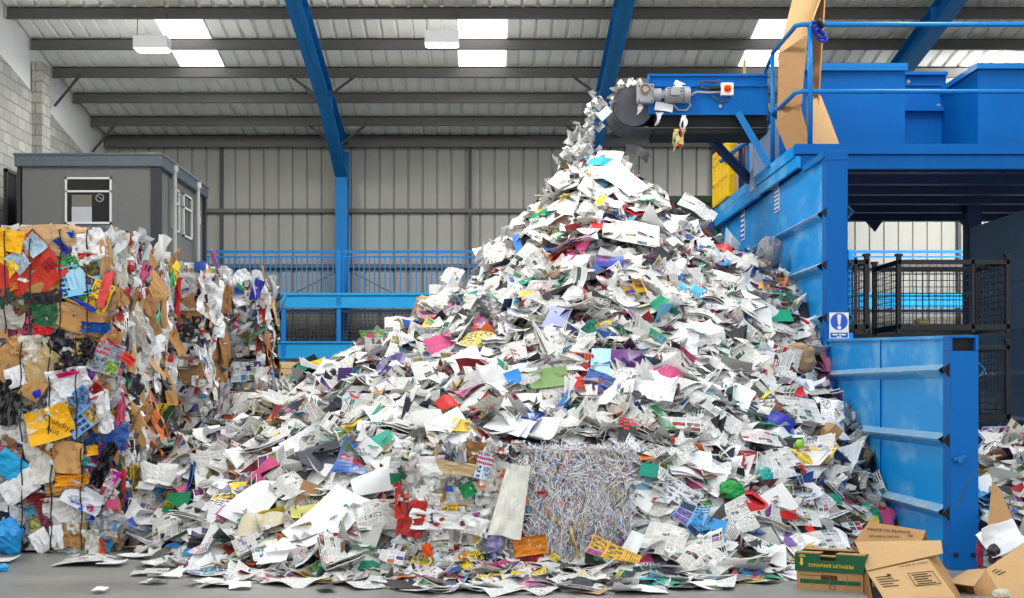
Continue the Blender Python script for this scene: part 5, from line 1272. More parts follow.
HEAP_THINGS = []     # (object, landmark noun or None, kind words, colour word)
NOTES = [
    # name, mesh, px, py, w, h (px), turn, colour, category, label, landmark noun
    ('office_paper', 'unit_office', 619, 187, 30, 34, 40, (240, 240, 238), 'paper', 'large white sheet draped over the right side of the peak of the heap', 'white sheet on the peak'),
    ('office_paper', 'unit_office', 607, 166, 26, 14, -20, (240, 240, 238), 'paper', 'narrow white sheet at the very peak of the heap', None),
    ('leaflet', 'unit_card', 600, 171, 24, 10, -16, (30, 160, 176), 'leaflet', 'turquoise leaflet near the peak of the heap', 'turquoise leaflet'),
    ('newspaper', 'unit_news', 572, 188, 28, 30, 28, (220, 216, 210), 'newspaper', 'newspaper page tilted on the left shoulder of the peak', 'newspaper on the peak shoulder'),
    ('newspaper', 'unit_news', 593, 183, 24, 18, 4, (170, 150, 160), 'newspaper', 'grey newspaper with red print between the turquoise leaflet and the white sheet', None),
    ('magazine', 'unit_card', 632, 160, 24, 10, -14, (44, 42, 46), 'magazine', 'black magazine sticking out at the right of the peak', 'black magazine on the peak'),
    ('card', 'unit_card', 602, 209, 11, 7, 30, (240, 220, 60), 'card', 'small yellow card below the white sheet on the peak', 'small yellow card'),
    ('leaflet', 'unit_leaflet', 612, 212, 18, 10, -20, (230, 90, 150), 'leaflet', 'pink and yellow leaflet below the peak', None),
    ('card', 'unit_card', 545, 224, 16, 9, 10, (30, 140, 90), 'card', 'green card on the high left edge of the heap', 'green card on the left edge'),
    ('card', 'unit_card', 543, 216, 16, 9, 0, (244, 244, 244), 'card', 'blank white card on the high left edge of the heap above the green card', None),
    ('newspaper', 'unit_news', 628, 244, 54, 34, -6, (226, 224, 216), 'newspaper', 'wide newspaper spread in the middle of the upper slope', 'wide newspaper spread'),
    ('newspaper', 'unit_news', 692, 216, 40, 18, -24, (90, 84, 84), 'newspaper', 'dark newspaper lying on the right shoulder of the heap', 'dark newspaper on the right shoulder'),
    ('magazine', 'unit_magazine', 608, 270, 26, 12, -4, (70, 80, 190), 'magazine', 'blue lettered magazine below the wide newspaper spread', 'blue lettered magazine'),
    ('card', 'unit_card', 523, 252, 8, 18, 10, (60, 120, 200), 'card', 'upright blue card on the left slope below the peak', 'upright blue card'),
    ('magazine', 'unit_magazine', 631, 297, 20, 16, 10, (236, 196, 40), 'magazine', 'yellow magazine with red print on the middle slope', 'yellow and red magazine'),
    ('card', 'unit_card', 655, 313, 14, 18, -40, (30, 150, 110), 'card', 'emerald card on the middle slope near the polka-dot wrapper', 'emerald card'),
    ('wrapping_paper', 'unit_magazine', 684, 299, 24, 18, -30, (60, 180, 226), 'wrapper', 'blue and pink dotted wrapper on the right half of the heap', 'dotted wrapper'),
    ('paper_bag', 'paper_bag', 430, 314, 26, 26, 0, (196, 158, 116), 'bag', 'small crumpled brown paper bag on the left slope of the heap', 'small brown paper bag'),
    ('card', 'unit_card', 440, 311, 6, 18, 20, (40, 160, 120), 'card', 'green strip of card just right of the small brown paper bag', None),
    ('magazine', 'unit_magazine', 397, 374, 30, 24, 14, (86, 56, 150), 'magazine', 'purple magazine on the left slope of the heap', 'purple magazine'),
    ('leaflet', 'unit_leaflet', 378, 356, 12, 10, 20, (220, 60, 60), 'leaflet', 'small striped yellow leaflet above the purple magazine', None),
    ('newspaper', 'unit_news', 440, 379, 46, 24, 14, (222, 220, 214), 'newspaper', 'newspaper right of the purple magazine on the left slope', 'newspaper beside the purple magazine'),
    ('magazine', 'unit_magazine', 480, 350, 30, 20, -24, (236, 214, 120), 'magazine', 'cream and yellow magazine open on the middle left slope', 'cream and yellow magazine'),
    ('magazine', 'unit_card', 548, 388, 40, 20, 4, (116, 150, 84), 'magazine', 'magazine with a green field photo in the middle of the heap', 'green field magazine'),
    ('card', 'unit_card', 515, 388, 17, 12, 20, (30, 130, 210), 'card', 'bright blue card left of the green field magazine', 'bright blue card'),
    ('magazine', 'unit_magazine', 573, 394, 18, 16, 10, (206, 40, 40), 'magazine', 'red magazine just right of the green field magazine', 'red magazine'),
    ('magazine', 'unit_magazine', 623, 371, 32, 22, 6, (120, 60, 140), 'magazine', 'violet magazine in the middle of the slope', 'violet magazine'),
    ('card', 'unit_card', 598, 372, 20, 28, -6, (170, 212, 236), 'card', 'pale blue card left of the violet magazine', 'pale blue card'),
    ('card', 'unit_card', 558, 329, 20, 20, -20, (170, 176, 216), 'card', 'lilac card on the middle slope above a yellow edge', 'lilac card'),
    ('card', 'unit_card', 529, 306, 16, 8, -30, (236, 200, 90), 'card', 'pale yellow card near the lilac card', None),
    ('newspaper', 'unit_news', 516, 362, 28, 22, 6, (226, 216, 206), 'newspaper', 'newspaper with red print above the bright blue card', None),
    ('envelope', 'unit_card', 774, 324, 23, 12, 6, (34, 160, 118), 'envelope', 'emerald green envelope close to the blue side wall', 'green envelope'),
    ('card', 'unit_card', 769, 303, 14, 9, -10, (40, 140, 100), 'card', 'small dark green card above the green envelope', None),
    ('card', 'unit_card', 750, 294, 14, 6, 14, (240, 170, 40), 'card', 'orange and red card on the upper right slope', None),
    ('paper_bag', 'paper_bag', 793, 367, 32, 42, 30, (178, 146, 116), 'bag', 'crumpled brown paper bag leaning at the blue wall', 'large brown paper bag'),
    ('crumpled_paper', 'crumpled_paper', 763, 262, 26, 34, 10, (150, 148, 150), 'paper', 'crumpled grey paper beside the blue wall at the upper right edge', 'crumpled grey paper'),
    ('folder', 'unit_card', 771, 430, 28, 14, -34, (34, 44, 160), 'folder', 'royal blue folder sticking out of the right slope', 'royal blue folder'),
    ('balloon', 'balloon', 791, 453, 11, 11, 40, (150, 214, 60), 'balloon', 'lime green balloon on the right slope of the heap', 'lime green balloon'),
    ('newspaper', 'unit_news', 792, 420, 44, 32, 6, (206, 204, 198), 'newspaper', 'grey newspaper with a wide photo beside the blue low wall', 'newspaper with a wide photo'),
    ('magazine', 'unit_magazine', 825, 426, 22, 38, -8, (236, 236, 238), 'magazine', 'upright white magazine with photos leaning at the low wall', 'white magazine with photos'),
    ('newspaper', 'unit_news', 753, 446, 38, 18, 6, (200, 40, 40), 'newspaper', 'newspaper with a red bordered front page on the right slope', 'red bordered newspaper'),
    ('newspaper', 'unit_news', 772, 468, 36, 22, 20, (220, 218, 210), 'newspaper', 'newspaper with a bold headline below the lime green balloon', 'bold headline newspaper'),
    ('leaflet', 'unit_card', 789, 401, 20, 10, 18, (206, 40, 48), 'leaflet', 'small red leaflet below the large brown paper bag', 'small red leaflet'),
    ('leaflet', 'unit_leaflet', 673, 434, 38, 14, -2, (206, 50, 50), 'leaflet', 'red and white leaflet in the middle of the right slope', 'red and white leaflet'),
    ('carrier_bag', 'carrier_bag', 723, 500, 28, 22, 10, (20, 150, 60), 'bag', 'crumpled bright green carrier bag low on the right slope', 'green carrier bag'),
    ('carrier_bag', 'carrier_bag', 757, 485, 20, 18, 60, (40, 170, 160), 'bag', 'turquoise carrier bag to the right of the green one', 'turquoise carrier bag'),
    ('card', 'unit_card', 823, 507, 17, 9, 12, (30, 140, 110), 'card', 'dark turquoise card near the foot of the low wall', 'dark turquoise card'),
    ('magazine', 'unit_magazine', 705, 541, 38, 24, -30, (50, 150, 214), 'magazine', 'bright blue magazine near the floor at the front of the heap', 'bright blue magazine'),
    ('magazine', 'unit_magazine', 688, 525, 30, 20, -28, (120, 180, 220), 'magazine', 'pale blue magazine above the bright blue one near the floor', 'pale blue magazine'),
    ('newspaper', 'unit_news', 664, 551, 46, 30, -24, (236, 234, 228), 'newspaper', 'open newspaper left of the bright blue magazine near the floor', 'open newspaper near the floor'),
    ('newspaper', 'unit_news', 722, 528, 44, 26, 24, (228, 226, 222), 'newspaper', 'newspaper with a red and blue cartoon above the bright blue magazine', 'cartoon newspaper'),
    ('newspaper', 'unit_news', 790, 524, 44, 22, 4, (226, 216, 212), 'newspaper', 'newspaper with a red block low on the right slope', 'newspaper with a red block'),
    ('card', 'unit_card', 779, 524, 19, 9, 6, (200, 40, 44), 'card', 'red card lying on the newspaper low on the right slope', 'red card'),
    ('card', 'unit_card', 801, 539, 9, 8, 30, (226, 40, 30), 'card', 'scarlet scrap of card near the banana box', 'scarlet scrap'),
    ('newspaper', 'unit_news', 812, 551, 50, 22, 14, (160, 164, 172), 'newspaper', 'grey newspaper bunched up behind the banana box', 'newspaper behind the banana box'),
    ('leaflet', 'unit_leaflet', 844, 538, 22, 12, 12, (210, 60, 60), 'leaflet', 'white and red leaflet between the banana box and the brown carton', None),
    ('magazine', 'unit_magazine', 612, 565, 20, 30, 60, (230, 180, 60), 'magazine', 'red and blue striped magazine beside the right side of the shredded bale', 'striped magazine by the shredded bale'),
    ('card', 'unit_card', 640, 517, 18, 14, -30, (240, 240, 240), 'card', 'white card on the slope right of the shredded bale', None),
    ('office_paper', 'unit_office', 634, 552, 20, 18, -34, (242, 242, 240), 'paper', 'white sheet leaning at the right side of the shredded bale', 'white sheet at the shredded bale'),
    ('card', 'unit_card', 647, 478, 18, 12, -14, (20, 150, 126), 'card', 'sea green card on the slope above the shredded bale', 'sea green card'),
    ('office_paper', 'unit_office', 528, 415, 32, 20, 4, (238, 236, 232), 'paper', 'white sheet in the middle of the heap above the foot bales', 'white sheet above the bales'),
    ('office_paper', 'unit_office', 470, 372, 34, 22, 20, (234, 232, 228), 'paper', 'large pale sheet on the left middle slope', None),
    ('magazine', 'unit_magazine', 380, 408, 22, 18, 24, (224, 150, 40), 'magazine', 'orange and brown magazine on the lower left slope', 'orange and brown magazine'),
    ('leaflet', 'unit_card', 450, 414, 18, 14, 30, (206, 40, 36), 'leaflet', 'red leaflet strip on the lower slope left of the middle', 'red leaflet strip'),
    ('card', 'unit_card', 385, 451, 26, 12, 34, (40, 158, 132), 'card', 'teal card on white paper left of the foot bales', 'teal card'),
    ('card', 'unit_card', 354, 461, 12, 16, -10, (60, 110, 190), 'card', 'mid blue card on the lower left slope', 'mid blue card'),
    ('leaflet', 'unit_card', 357, 476, 14, 12, 20, (206, 40, 44), 'leaflet', 'red leaflet below the mid blue card', 'red leaflet'),
    ('folder', 'unit_card', 327, 467, 44, 24, 18, (46, 50, 62), 'folder', 'black folder with orange stripes on the lower left slope', 'black folder'),
    ('office_paper', 'unit_office', 293, 463, 30, 22, 14, (240, 240, 238), 'paper', 'white sheet with red printing left of the black folder', 'white sheet with red printing'),
    ('office_paper', 'unit_office', 262, 510, 46, 40, -34, (246, 246, 246), 'paper', 'large blank white sheet at the lower left of the heap', 'large blank white sheet'),
    ('newspaper', 'unit_news', 296, 497, 30, 30, 40, (226, 226, 224), 'newspaper', 'newspaper just right of the large blank white sheet', None),
    ('board', 'unit_card', 333, 531, 44, 52, -34, (244, 244, 244), 'board', 'smooth white board propped at the left of the foot bales', 'smooth white board'),
    ('newspaper', 'unit_news', 379, 527, 42, 34, 14, (224, 214, 200), 'newspaper', 'newspaper page leaning left of the mixed bale', 'newspaper by the mixed bale'),
    ('card', 'unit_card', 358, 522, 10, 18, 60, (40, 140, 90), 'card', 'green card on the edge of the smooth white board', None),
    ('office_paper', 'unit_office', 378, 492, 48, 20, 14, (232, 232, 232), 'paper', 'wide white sheet above the newspaper by the mixed bale', 'wide white sheet'),
    ('card', 'unit_card', 184, 511, 26, 16, -6, (26, 132, 84), 'card', 'dark green card on papers beside the bales', 'dark green card by the bales'),
    ('card', 'unit_card', 133, 459, 26, 24, 24, (124, 172, 220), 'card', 'torn sky blue card in front of the second stack of bales', 'torn sky blue card'),
    ('office_paper', 'unit_office', 148, 494, 26, 9, -12, (236, 236, 240), 'paper', 'white strip of paper right of the bottom bale of the nearest stack', None),
    ('newspaper', 'unit_news', 176, 535, 36, 28, 10, (220, 214, 206), 'newspaper', 'newspaper front page standing by the floor below the dark green card', 'front page newspaper'),
    ('paperback_book', 'book', 266, 538, 44, 20, -8, (216, 206, 178), 'book', 'thick open book with cream pages near the floor at the lower left', 'thick cream book'),
    ('newspaper', 'unit_news', 228, 547, 34, 14, 0, (220, 150, 150), 'newspaper', 'orange and blue printed newspaper near the floor left of the thick book', 'newspaper left of the thick book'),
    ('leaflet', 'unit_card', 310, 521, 26, 10, 10, (206, 200, 110), 'leaflet', 'olive yellow leaflet above the thick cream book', 'olive leaflet'),
    ('wrapping_paper', 'crumpled_paper', 232, 566, 22, 12, 0, (40, 120, 110), 'wrapper', 'green and blue crumpled wrapper on the floor at the lower left', 'green crumpled wrapper'),
    ('magazine', 'unit_magazine', 312, 578, 34, 16, 10, (240, 200, 60), 'magazine', 'yellow and blue magazine on the floor in front of the heap', 'magazine on the floor'),
    ('newspaper', 'unit_news', 395, 584, 40, 10, -4, (214, 206, 200), 'newspaper', 'flat newspaper on the floor in front of the mixed bale', 'flat newspaper on the floor'),
    ('leaflet', 'unit_leaflet', 392, 569, 26, 12, -8, (236, 120, 40), 'leaflet', 'orange and yellow leaflet at the foot of the mixed bale', 'orange leaflet at the mixed bale'),
    ('card', 'unit_card', 640, 582, 30, 7, 4, (60, 180, 206), 'card', 'light turquoise strip on the floor right of the shredded bale', 'turquoise strip on the floor'),
    ('newspaper', 'unit_news', 86, 562, 50, 13, 4, (222, 222, 222), 'newspaper', 'crumpled newspaper alone on the bare floor before the bales', None),
    ('office_paper', 'unit_office', 112, 566, 24, 5, 0, (226, 234, 242), 'paper', 'pale sheet poking from the lone newspaper on the bare floor', None),
    ('office_paper', 'unit_office', 221, 587, 36, 4, 0, (238, 228, 230), 'paper', 'narrow white strip on the floor at the front left', None),
    ('office_paper', 'unit_office', 240, 589, 24, 5, 10, (240, 240, 240), 'paper', 'torn white slip on the floor right of the narrow strip', None),
    ('office_paper', 'unit_office', 100, 593, 14, 4, 0, (226, 226, 226), 'paper', 'tiny torn scrap on the bare floor at the very front', None),
    ('card', 'unit_card', 326, 591, 15, 5, 16, (60, 60, 62), 'card', 'dark scrap on the floor in front of the yellow and blue magazine', None),
    ('leaflet', 'unit_leaflet', 150, 575, 30, 5, 4, (60, 66, 80), 'leaflet', 'dark blue leaflet flat on the floor at the left edge of the litter', None),
    ('carrier_bag', 'carrier_bag', 4, 533, 34, 44, 0, (30, 150, 220), 'bag', 'bright blue plastic bag on the floor against the nearest bales', 'bright blue plastic bag'),
    ('carrier_bag', 'carrier_bag', 2, 567, 14, 10, 0, (40, 160, 226), 'bag', 'small blue plastic scrap on the floor at the far left corner', None),
    ('office_paper', 'unit_office', 6, 558, 20, 8, 0, (238, 238, 240), 'paper', 'white scrap on the floor under the bright blue plastic bag', None),
]
bk = []
for k in range(7):
    g = sheet_grid(random.Random(k), 1, 1, 8, 6, bend=0, crumple=.01); u = np.abs(g[..., 0] * 2)
    g[..., 2] = .12 * np.sin(np.clip(u * 2.6, 0, math.pi)) * (1 - k * .1) + .02 - k * .03 + .05 * (1 - u) * (k < 3)
    bk.append((g, .02))
BAGS['book'] = slabs_mesh('paperback_book', M['bag_paper'], bk)
rng = random.Random(91)
NOTE_PX = []
for (nm, mesh, px, py, w, h, deg, colr, cat, label, noun) in NOTES:
    p = hit_heap(px, py) if px > 20 else None
    if p is None:
        yf = min(EYE * F / (py + h * .5 - PY0), 14.05) if py > 420 else 20; p = Vector(((px - PX0) * yf / F, yf, 0)) if py > 420 else W(px, py, yf)
    S_ = F / p.y
    flatish = p.z < .06
    nrm = heap_normal(p.x, p.y) if not flatish else Vector((0, 0, 1))
    isbag = mesh in BAGS
    if flatish and not isbag:
        Rm = lay_matrix(rng, Vector((0, 0, 1)), 1, .03, math.radians(deg)); hh = h / S_ / (EYE / p.y) * .85
    else:
        n2 = (nrm * .55 + Vector((-p.x * .05, -.75, .35)) * .45).normalized()
        Rm = lay_matrix(rng, n2, 0, .06, math.radians(deg))
        hh = h / S_ / max(.35, -(n2.y) * .98 + .05)
    hh = min(hh, 2.2 * max(w, h) / S_)
    ww = w / S_
    lift = .2 if not flatish else .035
    if p.x < -3.6 and p.z < .02 and not isbag: lift = .03
    pos = p + (nrm * .6 + Vector((0, -.6, 0)) if not flatish else nrm) * lift
    if isbag and mesh != 'book':
        d = .8 * h / S_
        if flatish: pos = Vector((p.x, p.y + d * .3, d * .5))
        o = link_mesh(nm, BAGS[mesh], None, pos, Rm, colr); o.scale = (ww * .9, d, d) if not flatish else (ww * .9, d * .8, d * .95)
        if flatish: o.rotation_euler = (0, 0, math.radians(deg))
    else:
        me = BAGS['book'] if mesh == 'book' else rng.choice(VAR[mesh])
        o = link_mesh(nm, me, None, pos, Rm, colr); o.scale = (ww, hh, math.sqrt(ww * hh) * (.5 if flatish and mesh != 'book' else 1))
    tag(o, label, cat)
    HEAP_THINGS.append([o, noun, None, None]); NOTE_PX.append((px, py, max(5, w * .5), max(5, h * .55 + 4)))

# striped folder and soft sheet over the bales
sh = thing('dust_sheet', 'long creased cream sheet hanging down where the two foot bales meet', 'sheet', tuple(Cp(508, 500)))
g = sheet_grid(random.Random(8), .32, .66, 12, 18, bend=.12, crumple=.05, ridged=True, crease=.1, outline=.04)
tt = np.clip((g[..., 1] + .33) / .66, 0, 1); g[..., 0] *= (.95 - .3 * tt); g[..., 0] += .06 * tt
me = slabs_mesh('cloth', M['bag_paper'], [(g, .003)])
n_ = Vector((0, -1, .05)).normalized(); x_ = Vector((1, 0, -.12)); x_ = (x_ - n_ * x_.dot(n_)).normalized()
link_mesh('cloth', me, sh, Vector((0, -.09, 0)), Matrix((x_, n_.cross(x_), n_)).transposed(), (226, 224, 214))
HEAP_THINGS.append([sh, 'creased cream sheet', None, None])

# ------------------------------------------------------------------ papers by the hundred, each its own object
COLW = {'newspaper': [('grey', (200, 198, 192))], 'office_paper': [('white', (240, 240, 240))], 'leaflet': [('white and red', (206, 50, 50)), ('white and blue', (50, 110, 200)), ('white and green', (50, 150, 90)), ('white and yellow', (236, 196, 50))],
        'magazine': [('red', (200, 40, 40)), ('blue', (60, 110, 190)), ('pale', (232, 230, 226)), ('pale', (220, 222, 226)), ('yellow', (240, 206, 70)), ('black', (44, 44, 50)), ('black', (36, 36, 40)), ('black', (50, 48, 48)), ('green', (60, 150, 100)), ('pink', (222, 120, 160)), ('pale', (228, 222, 214)), ('pale', (234, 232, 228)), ('pale', (206, 210, 216)), ('pale', (226, 230, 234)), ('brown', (120, 84, 64))],
        'card': [('white', (238, 238, 238)), ('white', (226, 226, 226)), ('cream', (230, 222, 200)), ('grey', (150, 150, 150)), ('white', (232, 232, 234)), ('grey', (176, 176, 176)), ('light blue', (140, 190, 222)), ('green', (40, 150, 110)), ('red', (200, 44, 44)), ('yellow', (240, 210, 80)), ('black', (40, 40, 44)), ('brown', (176, 138, 96)), ('white', (242, 242, 240))]}
WORDS = {'newspaper': 'newspaper', 'office_paper': 'sheet of paper', 'leaflet': 'leaflet', 'magazine': 'magazine', 'card': 'piece of card'}
CATS = {'newspaper': 'newspaper', 'office_paper': 'paper', 'leaflet': 'leaflet', 'magazine': 'magazine', 'card': 'card'}
rng = random.Random(303)
taken = []
cell = {}
count = {k: 0 for k in WORDS}
for _ in range(60000):
    px, py = rng.uniform(138, 872), rng.uniform(150, 597)
    r = 10.2 if py > 240 else 9.2
    ck = (int(px // 12), int(py // 12))
    if any((px - a) ** 2 + ((py - c_) * 1.25) ** 2 < r * r for i in (-1, 0, 1) for j in (-1, 0, 1) for a, c_ in cell.get((ck[0] + i, ck[1] + j), ())): continue
    if 392 < px < 634 and 438 < py < 569: continue
    if any(abs(px - a) < c_ and abs(py - b_) < d_ for a, b_, c_, d_ in NOTE_PX): continue
    p = hit_heap(px, py)
    if p is None or p.y > 21.6: continue
    h = float(height(p.x, p.y))
    if h < -.1 or (h < .03 and rng.random() < .5): continue
    if p.x < -3.5 and p.z < .02 and p.y < 14.2: continue
    cell.setdefault(ck, []).append((px, py))
    k = rng.choices(('newspaper', 'office_paper', 'magazine', 'leaflet', 'card'), (.23, .27, .21, .18, .11))[0]
    if count[k] >= 290: k = 'leaflet'
    count[k] += 1
    cw, colr = rng.choice(COLW[k])
    flatish = p.z < .05 or (p.z < .3 and p.y < 12.9 and -1 < p.x < 1.6)
    nrm = heap_normal(p.x, p.y) if not flatish else Vector((0, 0, 1))
    Rm = lay_matrix(rng, (nrm * .8 + Vector((0, -.2, 0))).normalized() if not flatish else nrm, .30 if not flatish else .9, rng.choice((.15, .22, .32)) if not flatish else .06)
    s = rng.choice((rng.uniform(.6, .95), rng.uniform(.8, 1.25))) * (1.0 if p.z > .3 else .8)
    o = link_mesh(k, rng.choice(VAR[k]), None, p + nrm * (rng.uniform(.03, .15) if not flatish else rng.uniform(.015, .04)), Rm, colr)
    o.scale = (s, s, s if not flatish else s * .55)
    HEAP_THINGS.append([o, None, k, cw])

for _ in range(46):          # small litter on the floor along the front of the heap
    px, py = rng.choice((rng.uniform(140, 340), rng.uniform(140, 420))), rng.uniform(553, 586)
    if rng.random() < (py - 565) / 30: continue
    yf = EYE * F / (py - PY0); p = Vector(((px - PX0) * yf / F, yf, 0))
    if p.x < -3.75 and yf > 14.1: continue
    k = rng.choices(('newspaper', 'office_paper', 'magazine', 'leaflet', 'card'), (.2, .3, .2, .15, .15))[0]; cw, colr = rng.choice(COLW[k])
    o = link_mesh(k, rng.choice(VAR[k]), None, p + Vector((0, 0, max(0, float(height(p.x, p.y))) + rng.uniform(.015, .03))), lay_matrix(rng, Vector((0, 0, 1)), .95, .05), colr)
    s = rng.uniform(.35, .75); o.scale = (s, s * rng.uniform(.5, 1), s * .5); HEAP_THINGS.append([o, None, k, cw])

# ------------------------------------------------------------------ papers in mid-air below the conveyor
path = [(646, 86), (628, 85), (611, 91), (598, 103), (588, 120), (580, 140), (572, 162), (563, 184), (552, 206)]
rng = random.Random(44)
FLY = []
for i in range(115):
    s = rng.random() ** .7 * (len(path) - 1.001); k = int(s); f = s - k
    px = path[k][0] * (1 - f) + path[k + 1][0] * f; py = path[k][1] * (1 - f) + path[k + 1][1] * f
    spread = 1.6 + s * 1.5
    px += rng.gauss(0, spread) + (rng.uniform(0, 22) if 2.2 < s < 6.5 and rng.random() < .55 else 0); py += rng.gauss(0, spread * .6)
    p = W(px, py, rng.uniform(20.8, 21.6))
    q = Vector((rng.gauss(0, 1), rng.gauss(0, 1), rng.gauss(0, 1))).normalized()
    key = rng.choices(('newspaper', 'office_paper', 'leaflet'), (.5, .35, .15))[0]
    a_ = q.orthogonal().normalized()
    o = link_mesh('falling_' + key, rng.choice(VAR[key]), None, p, Matrix((a_, q.cross(a_), q)).transposed(), (220, 218, 214))
    sc2 = rng.uniform(.2, .42); o.scale = (sc2, sc2, sc2)
    FLY.append((o, key))
# papers sliding on the left edge of the heap
for i in range(34):
    t_ = rng.random()
    if i < 20: px, py = 556 - 116 * t_ + rng.gauss(0, 4), 196 + 108 * t_ - rng.uniform(2, 12)
    else: px, py = 330 - 96 * t_ + rng.gauss(0, 4), 380 + 52 * t_ - rng.uniform(0, 10)
    p = W(px, py, rng.uniform(19.9, 20.5)) if i < 20 else W(px, py, rng.uniform(18.2, 19.2))
    h = float(height(p.x, p.y)); p.z = max(p.z, h + .04)
    key = rng.choices(('newspaper', 'office_paper'), (.6, .4))[0]
    Rm = lay_matrix(rng, Vector((-.6, -.35, .6)).normalized(), .1, .4)
    o = link_mesh('sliding_' + key, rng.choice(VAR[key]), None, p, Rm, (220, 218, 214)); o.scale = (.6, .6, .6)
    FLY.append((o, key))

# ------------------------------------------------------------------ hanging scraps on the conveyor
rng = random.Random(9)
for nm, px, py, ln, cl, lab in (('paper_strip', 638.5, 110, 11, (232, 232, 232), 'white strip caught under the gear box of the conveyor'), ('paper_strip', 658.5, 119, 13, (226, 228, 232), 'white twisted strip hanging below the conveyor motor'), ('paper_strip', 682, 122, 18, (236, 236, 238), 'long white strip hanging from the conveyor underside'), ('tangled_scrap', 672, 136, 22, (190, 180, 120), 'yellowish tangled scrap dangling below the conveyor')):
    top = W(px, py - 7, CY - .05); t = thing(nm, lab, 'scrap', tuple(top))
    me_ = M['plain']
    for q in range(2 if nm == 'paper_strip' else 5):
        dx = rng.uniform(-.03, .05)
        g = np.zeros((9, 3, 3)); vv = np.linspace(0, 1, 9)
        for i, v_ in enumerate(vv):
            for j, u_ in enumerate((-1, 0, 1)): g[i, j] = (dx + q * .03 + u_ * .022 * (1 + .4 * math.sin(v_ * 5 + q)) + .03 * math.sin(v_ * 4 + q * 2), .03 * math.cos(v_ * 6 + q) - .0, -v_ * ln / sc * (1 if q == 0 else rng.uniform(.5, 1)))
        link_mesh('strip', slabs_mesh('strip', me_, [(g, .003)]), t, None, None, cl if q != 3 else (200, 60, 50))
for nm, px, py, w, h, deg, lab in (('office_paper', 680, 90, 18, 17, -24, 'white sheet stuck behind the conveyor motor'), ('office_paper', 664, 107, 20, 9, -10, 'white sheet caught below the conveyor motor')):
    p = W(px, py, CY - .05); s_ = F / p.y
    R_ = frame_matrix((0, 0, 0), (math.cos(math.radians(deg)), 0, math.sin(math.radians(deg))), (0, .2, 1)).to_3x3()
    o = link_mesh(nm, VAR['unit_office'][0], None, p, R_, (238, 238, 240)); o.scale = (w / s_, h / s_, .2); tag(o, lab, 'paper')

T_('items')
# ------------------------------------------------------------------ cardboard sheets, boxes, crates, cages
def quad_slab(name, corners, mat, parent=None, th=.006, n=(8, 6), warp=.01, seed=0, bow=0.0, color=None):
    """board through four corners (bottom-left, bottom-right, top-right, top-left), slightly warped"""
    c = [np.array(v) for v in corners]
    u, v = np.meshgrid(np.linspace(0, 1, n[0] + 1), np.linspace(0, 1, n[1] + 1))
    g = (c[0] * ((1 - u) * (1 - v))[..., None] + c[1] * (u * (1 - v))[..., None] + c[2] * (u * v)[..., None] + c[3] * ((1 - u) * v)[..., None])
    nr = np.cross(c[1] - c[0], c[3] - c[0]); nr = nr / np.linalg.norm(nr)
    wv = wave(random.Random(seed), 4, .3, 1.0)(u, v) * warp + bow * np.sin(math.pi * u) * 1.0
    g = g + nr * wv[..., None]
    off = np.array(parent.matrix_basis.translation) if parent is not None else np.zeros(3)
    return link_mesh(name, slabs_mesh(name, mat, [(g - off, th)]), parent, color=color)


CB, CP = M['card'], M['card_pale']
# big cardboard sheets leaning in the corner of the platform
def board(label, pts, mat, seed, th=.02, bow=0.0):
    w = [W(p[0], p[1], p[2] * 1.075 if p[2] < 21 else p[2]) for p in pts]
    base = sum(w[:2], Vector()) / 2
    o = quad_slab('cardboard_sheet', [v - base for v in w], mat, None, th, (8, 8), .02, seed, bow)
    o.location = base
    return tag(o, label, 'cardboard', 'cardboard sheets standing on the platform')
board('tall pale cardboard sheet rising above the handrail corner', [(777, 60, 19.0), (806, 40, 18.6), (825, -14, 18.9), (796, -14, 19.4)], CP, 1, bow=-.12)
board('middle cardboard sheet below the tall one behind the handrail', [(777, 124, 18.8), (802, 104, 18.2), (807, 36, 18.3), (779, 54, 18.9)], CB, 2)
board('lowest cardboard sheet tilted against the deck corner', [(790, 158, 18.55), (811, 150, 18.0), (800, 104, 18.1), (776, 122, 18.75)], CB, 3)
board('thin upright cardboard sheet seen edge-on beside the tall pale sheet', [(805, 150, 18.9), (816, 150, 18.6), (826, -14, 18.95), (816, -14, 19.35)], CB, 4)
board('cardboard sheet leaning outwards at the foot of the hopper', [(812, 152, 18.3), (842, 152, 18.7), (820, 96, 18.9), (812, 100, 18.6)], CP, 5)
board('bent cardboard strip between the two leaning sheets', [(806, 150, 18.5), (818, 150, 18.75), (814, 96, 18.8), (808, 96, 18.55)], CB, 6)
# cardboard further back on the deck
for lab, pts, mat in (('beige cardboard sheet standing beside the yellow crates', [(727, 200, 24.4), (740, 195, 23.7), (740, 128, 23.7), (727, 136, 24.4)], CP), ('brown cardboard sheet standing in the dark gap under the conveyor', [(743, 195, 23.9), (748, 193, 23.6), (748, 132, 23.6), (744, 134, 23.9)], CB), ('narrow pale board sticking up behind the conveyor', [(741.5, 135, 22.8), (745, 135, 22.8), (746, 60, 22.8), (743, 60, 22.8)], CB)):
    board(lab, pts, mat, hash(lab) % 1000 if False else len(lab), .02)
# post and rail at the rear side of the deck
t = thing('rear_handrail', 'blue rail and post at the far left side of the deck beside the yellow crates', 'handrail', (4.2, 23.6, DZ))
mb = MB(); mb.bar((4.24, 23.3, DZ - .02), (4.24, 23.3, 6.2), .07, .07); mb.build('post', M['dark_blue'], t)
mb = MB(); mb.bar((4.31, 23.0, DZ - .02), (4.31, 23.0, 6.2), .06, .06); mb.build('post', M['rail_blue'], t)
mb = MB(); mb.tube([(4.08, 24.3, W(0, 161, 24.3).z), (4.22, 23.2, W(0, 146, 23.2).z), (4.3, 22.6, W(0, 139, 22.6).z)], .04, 8); mb.build('rail', M['rail_blue'], t)
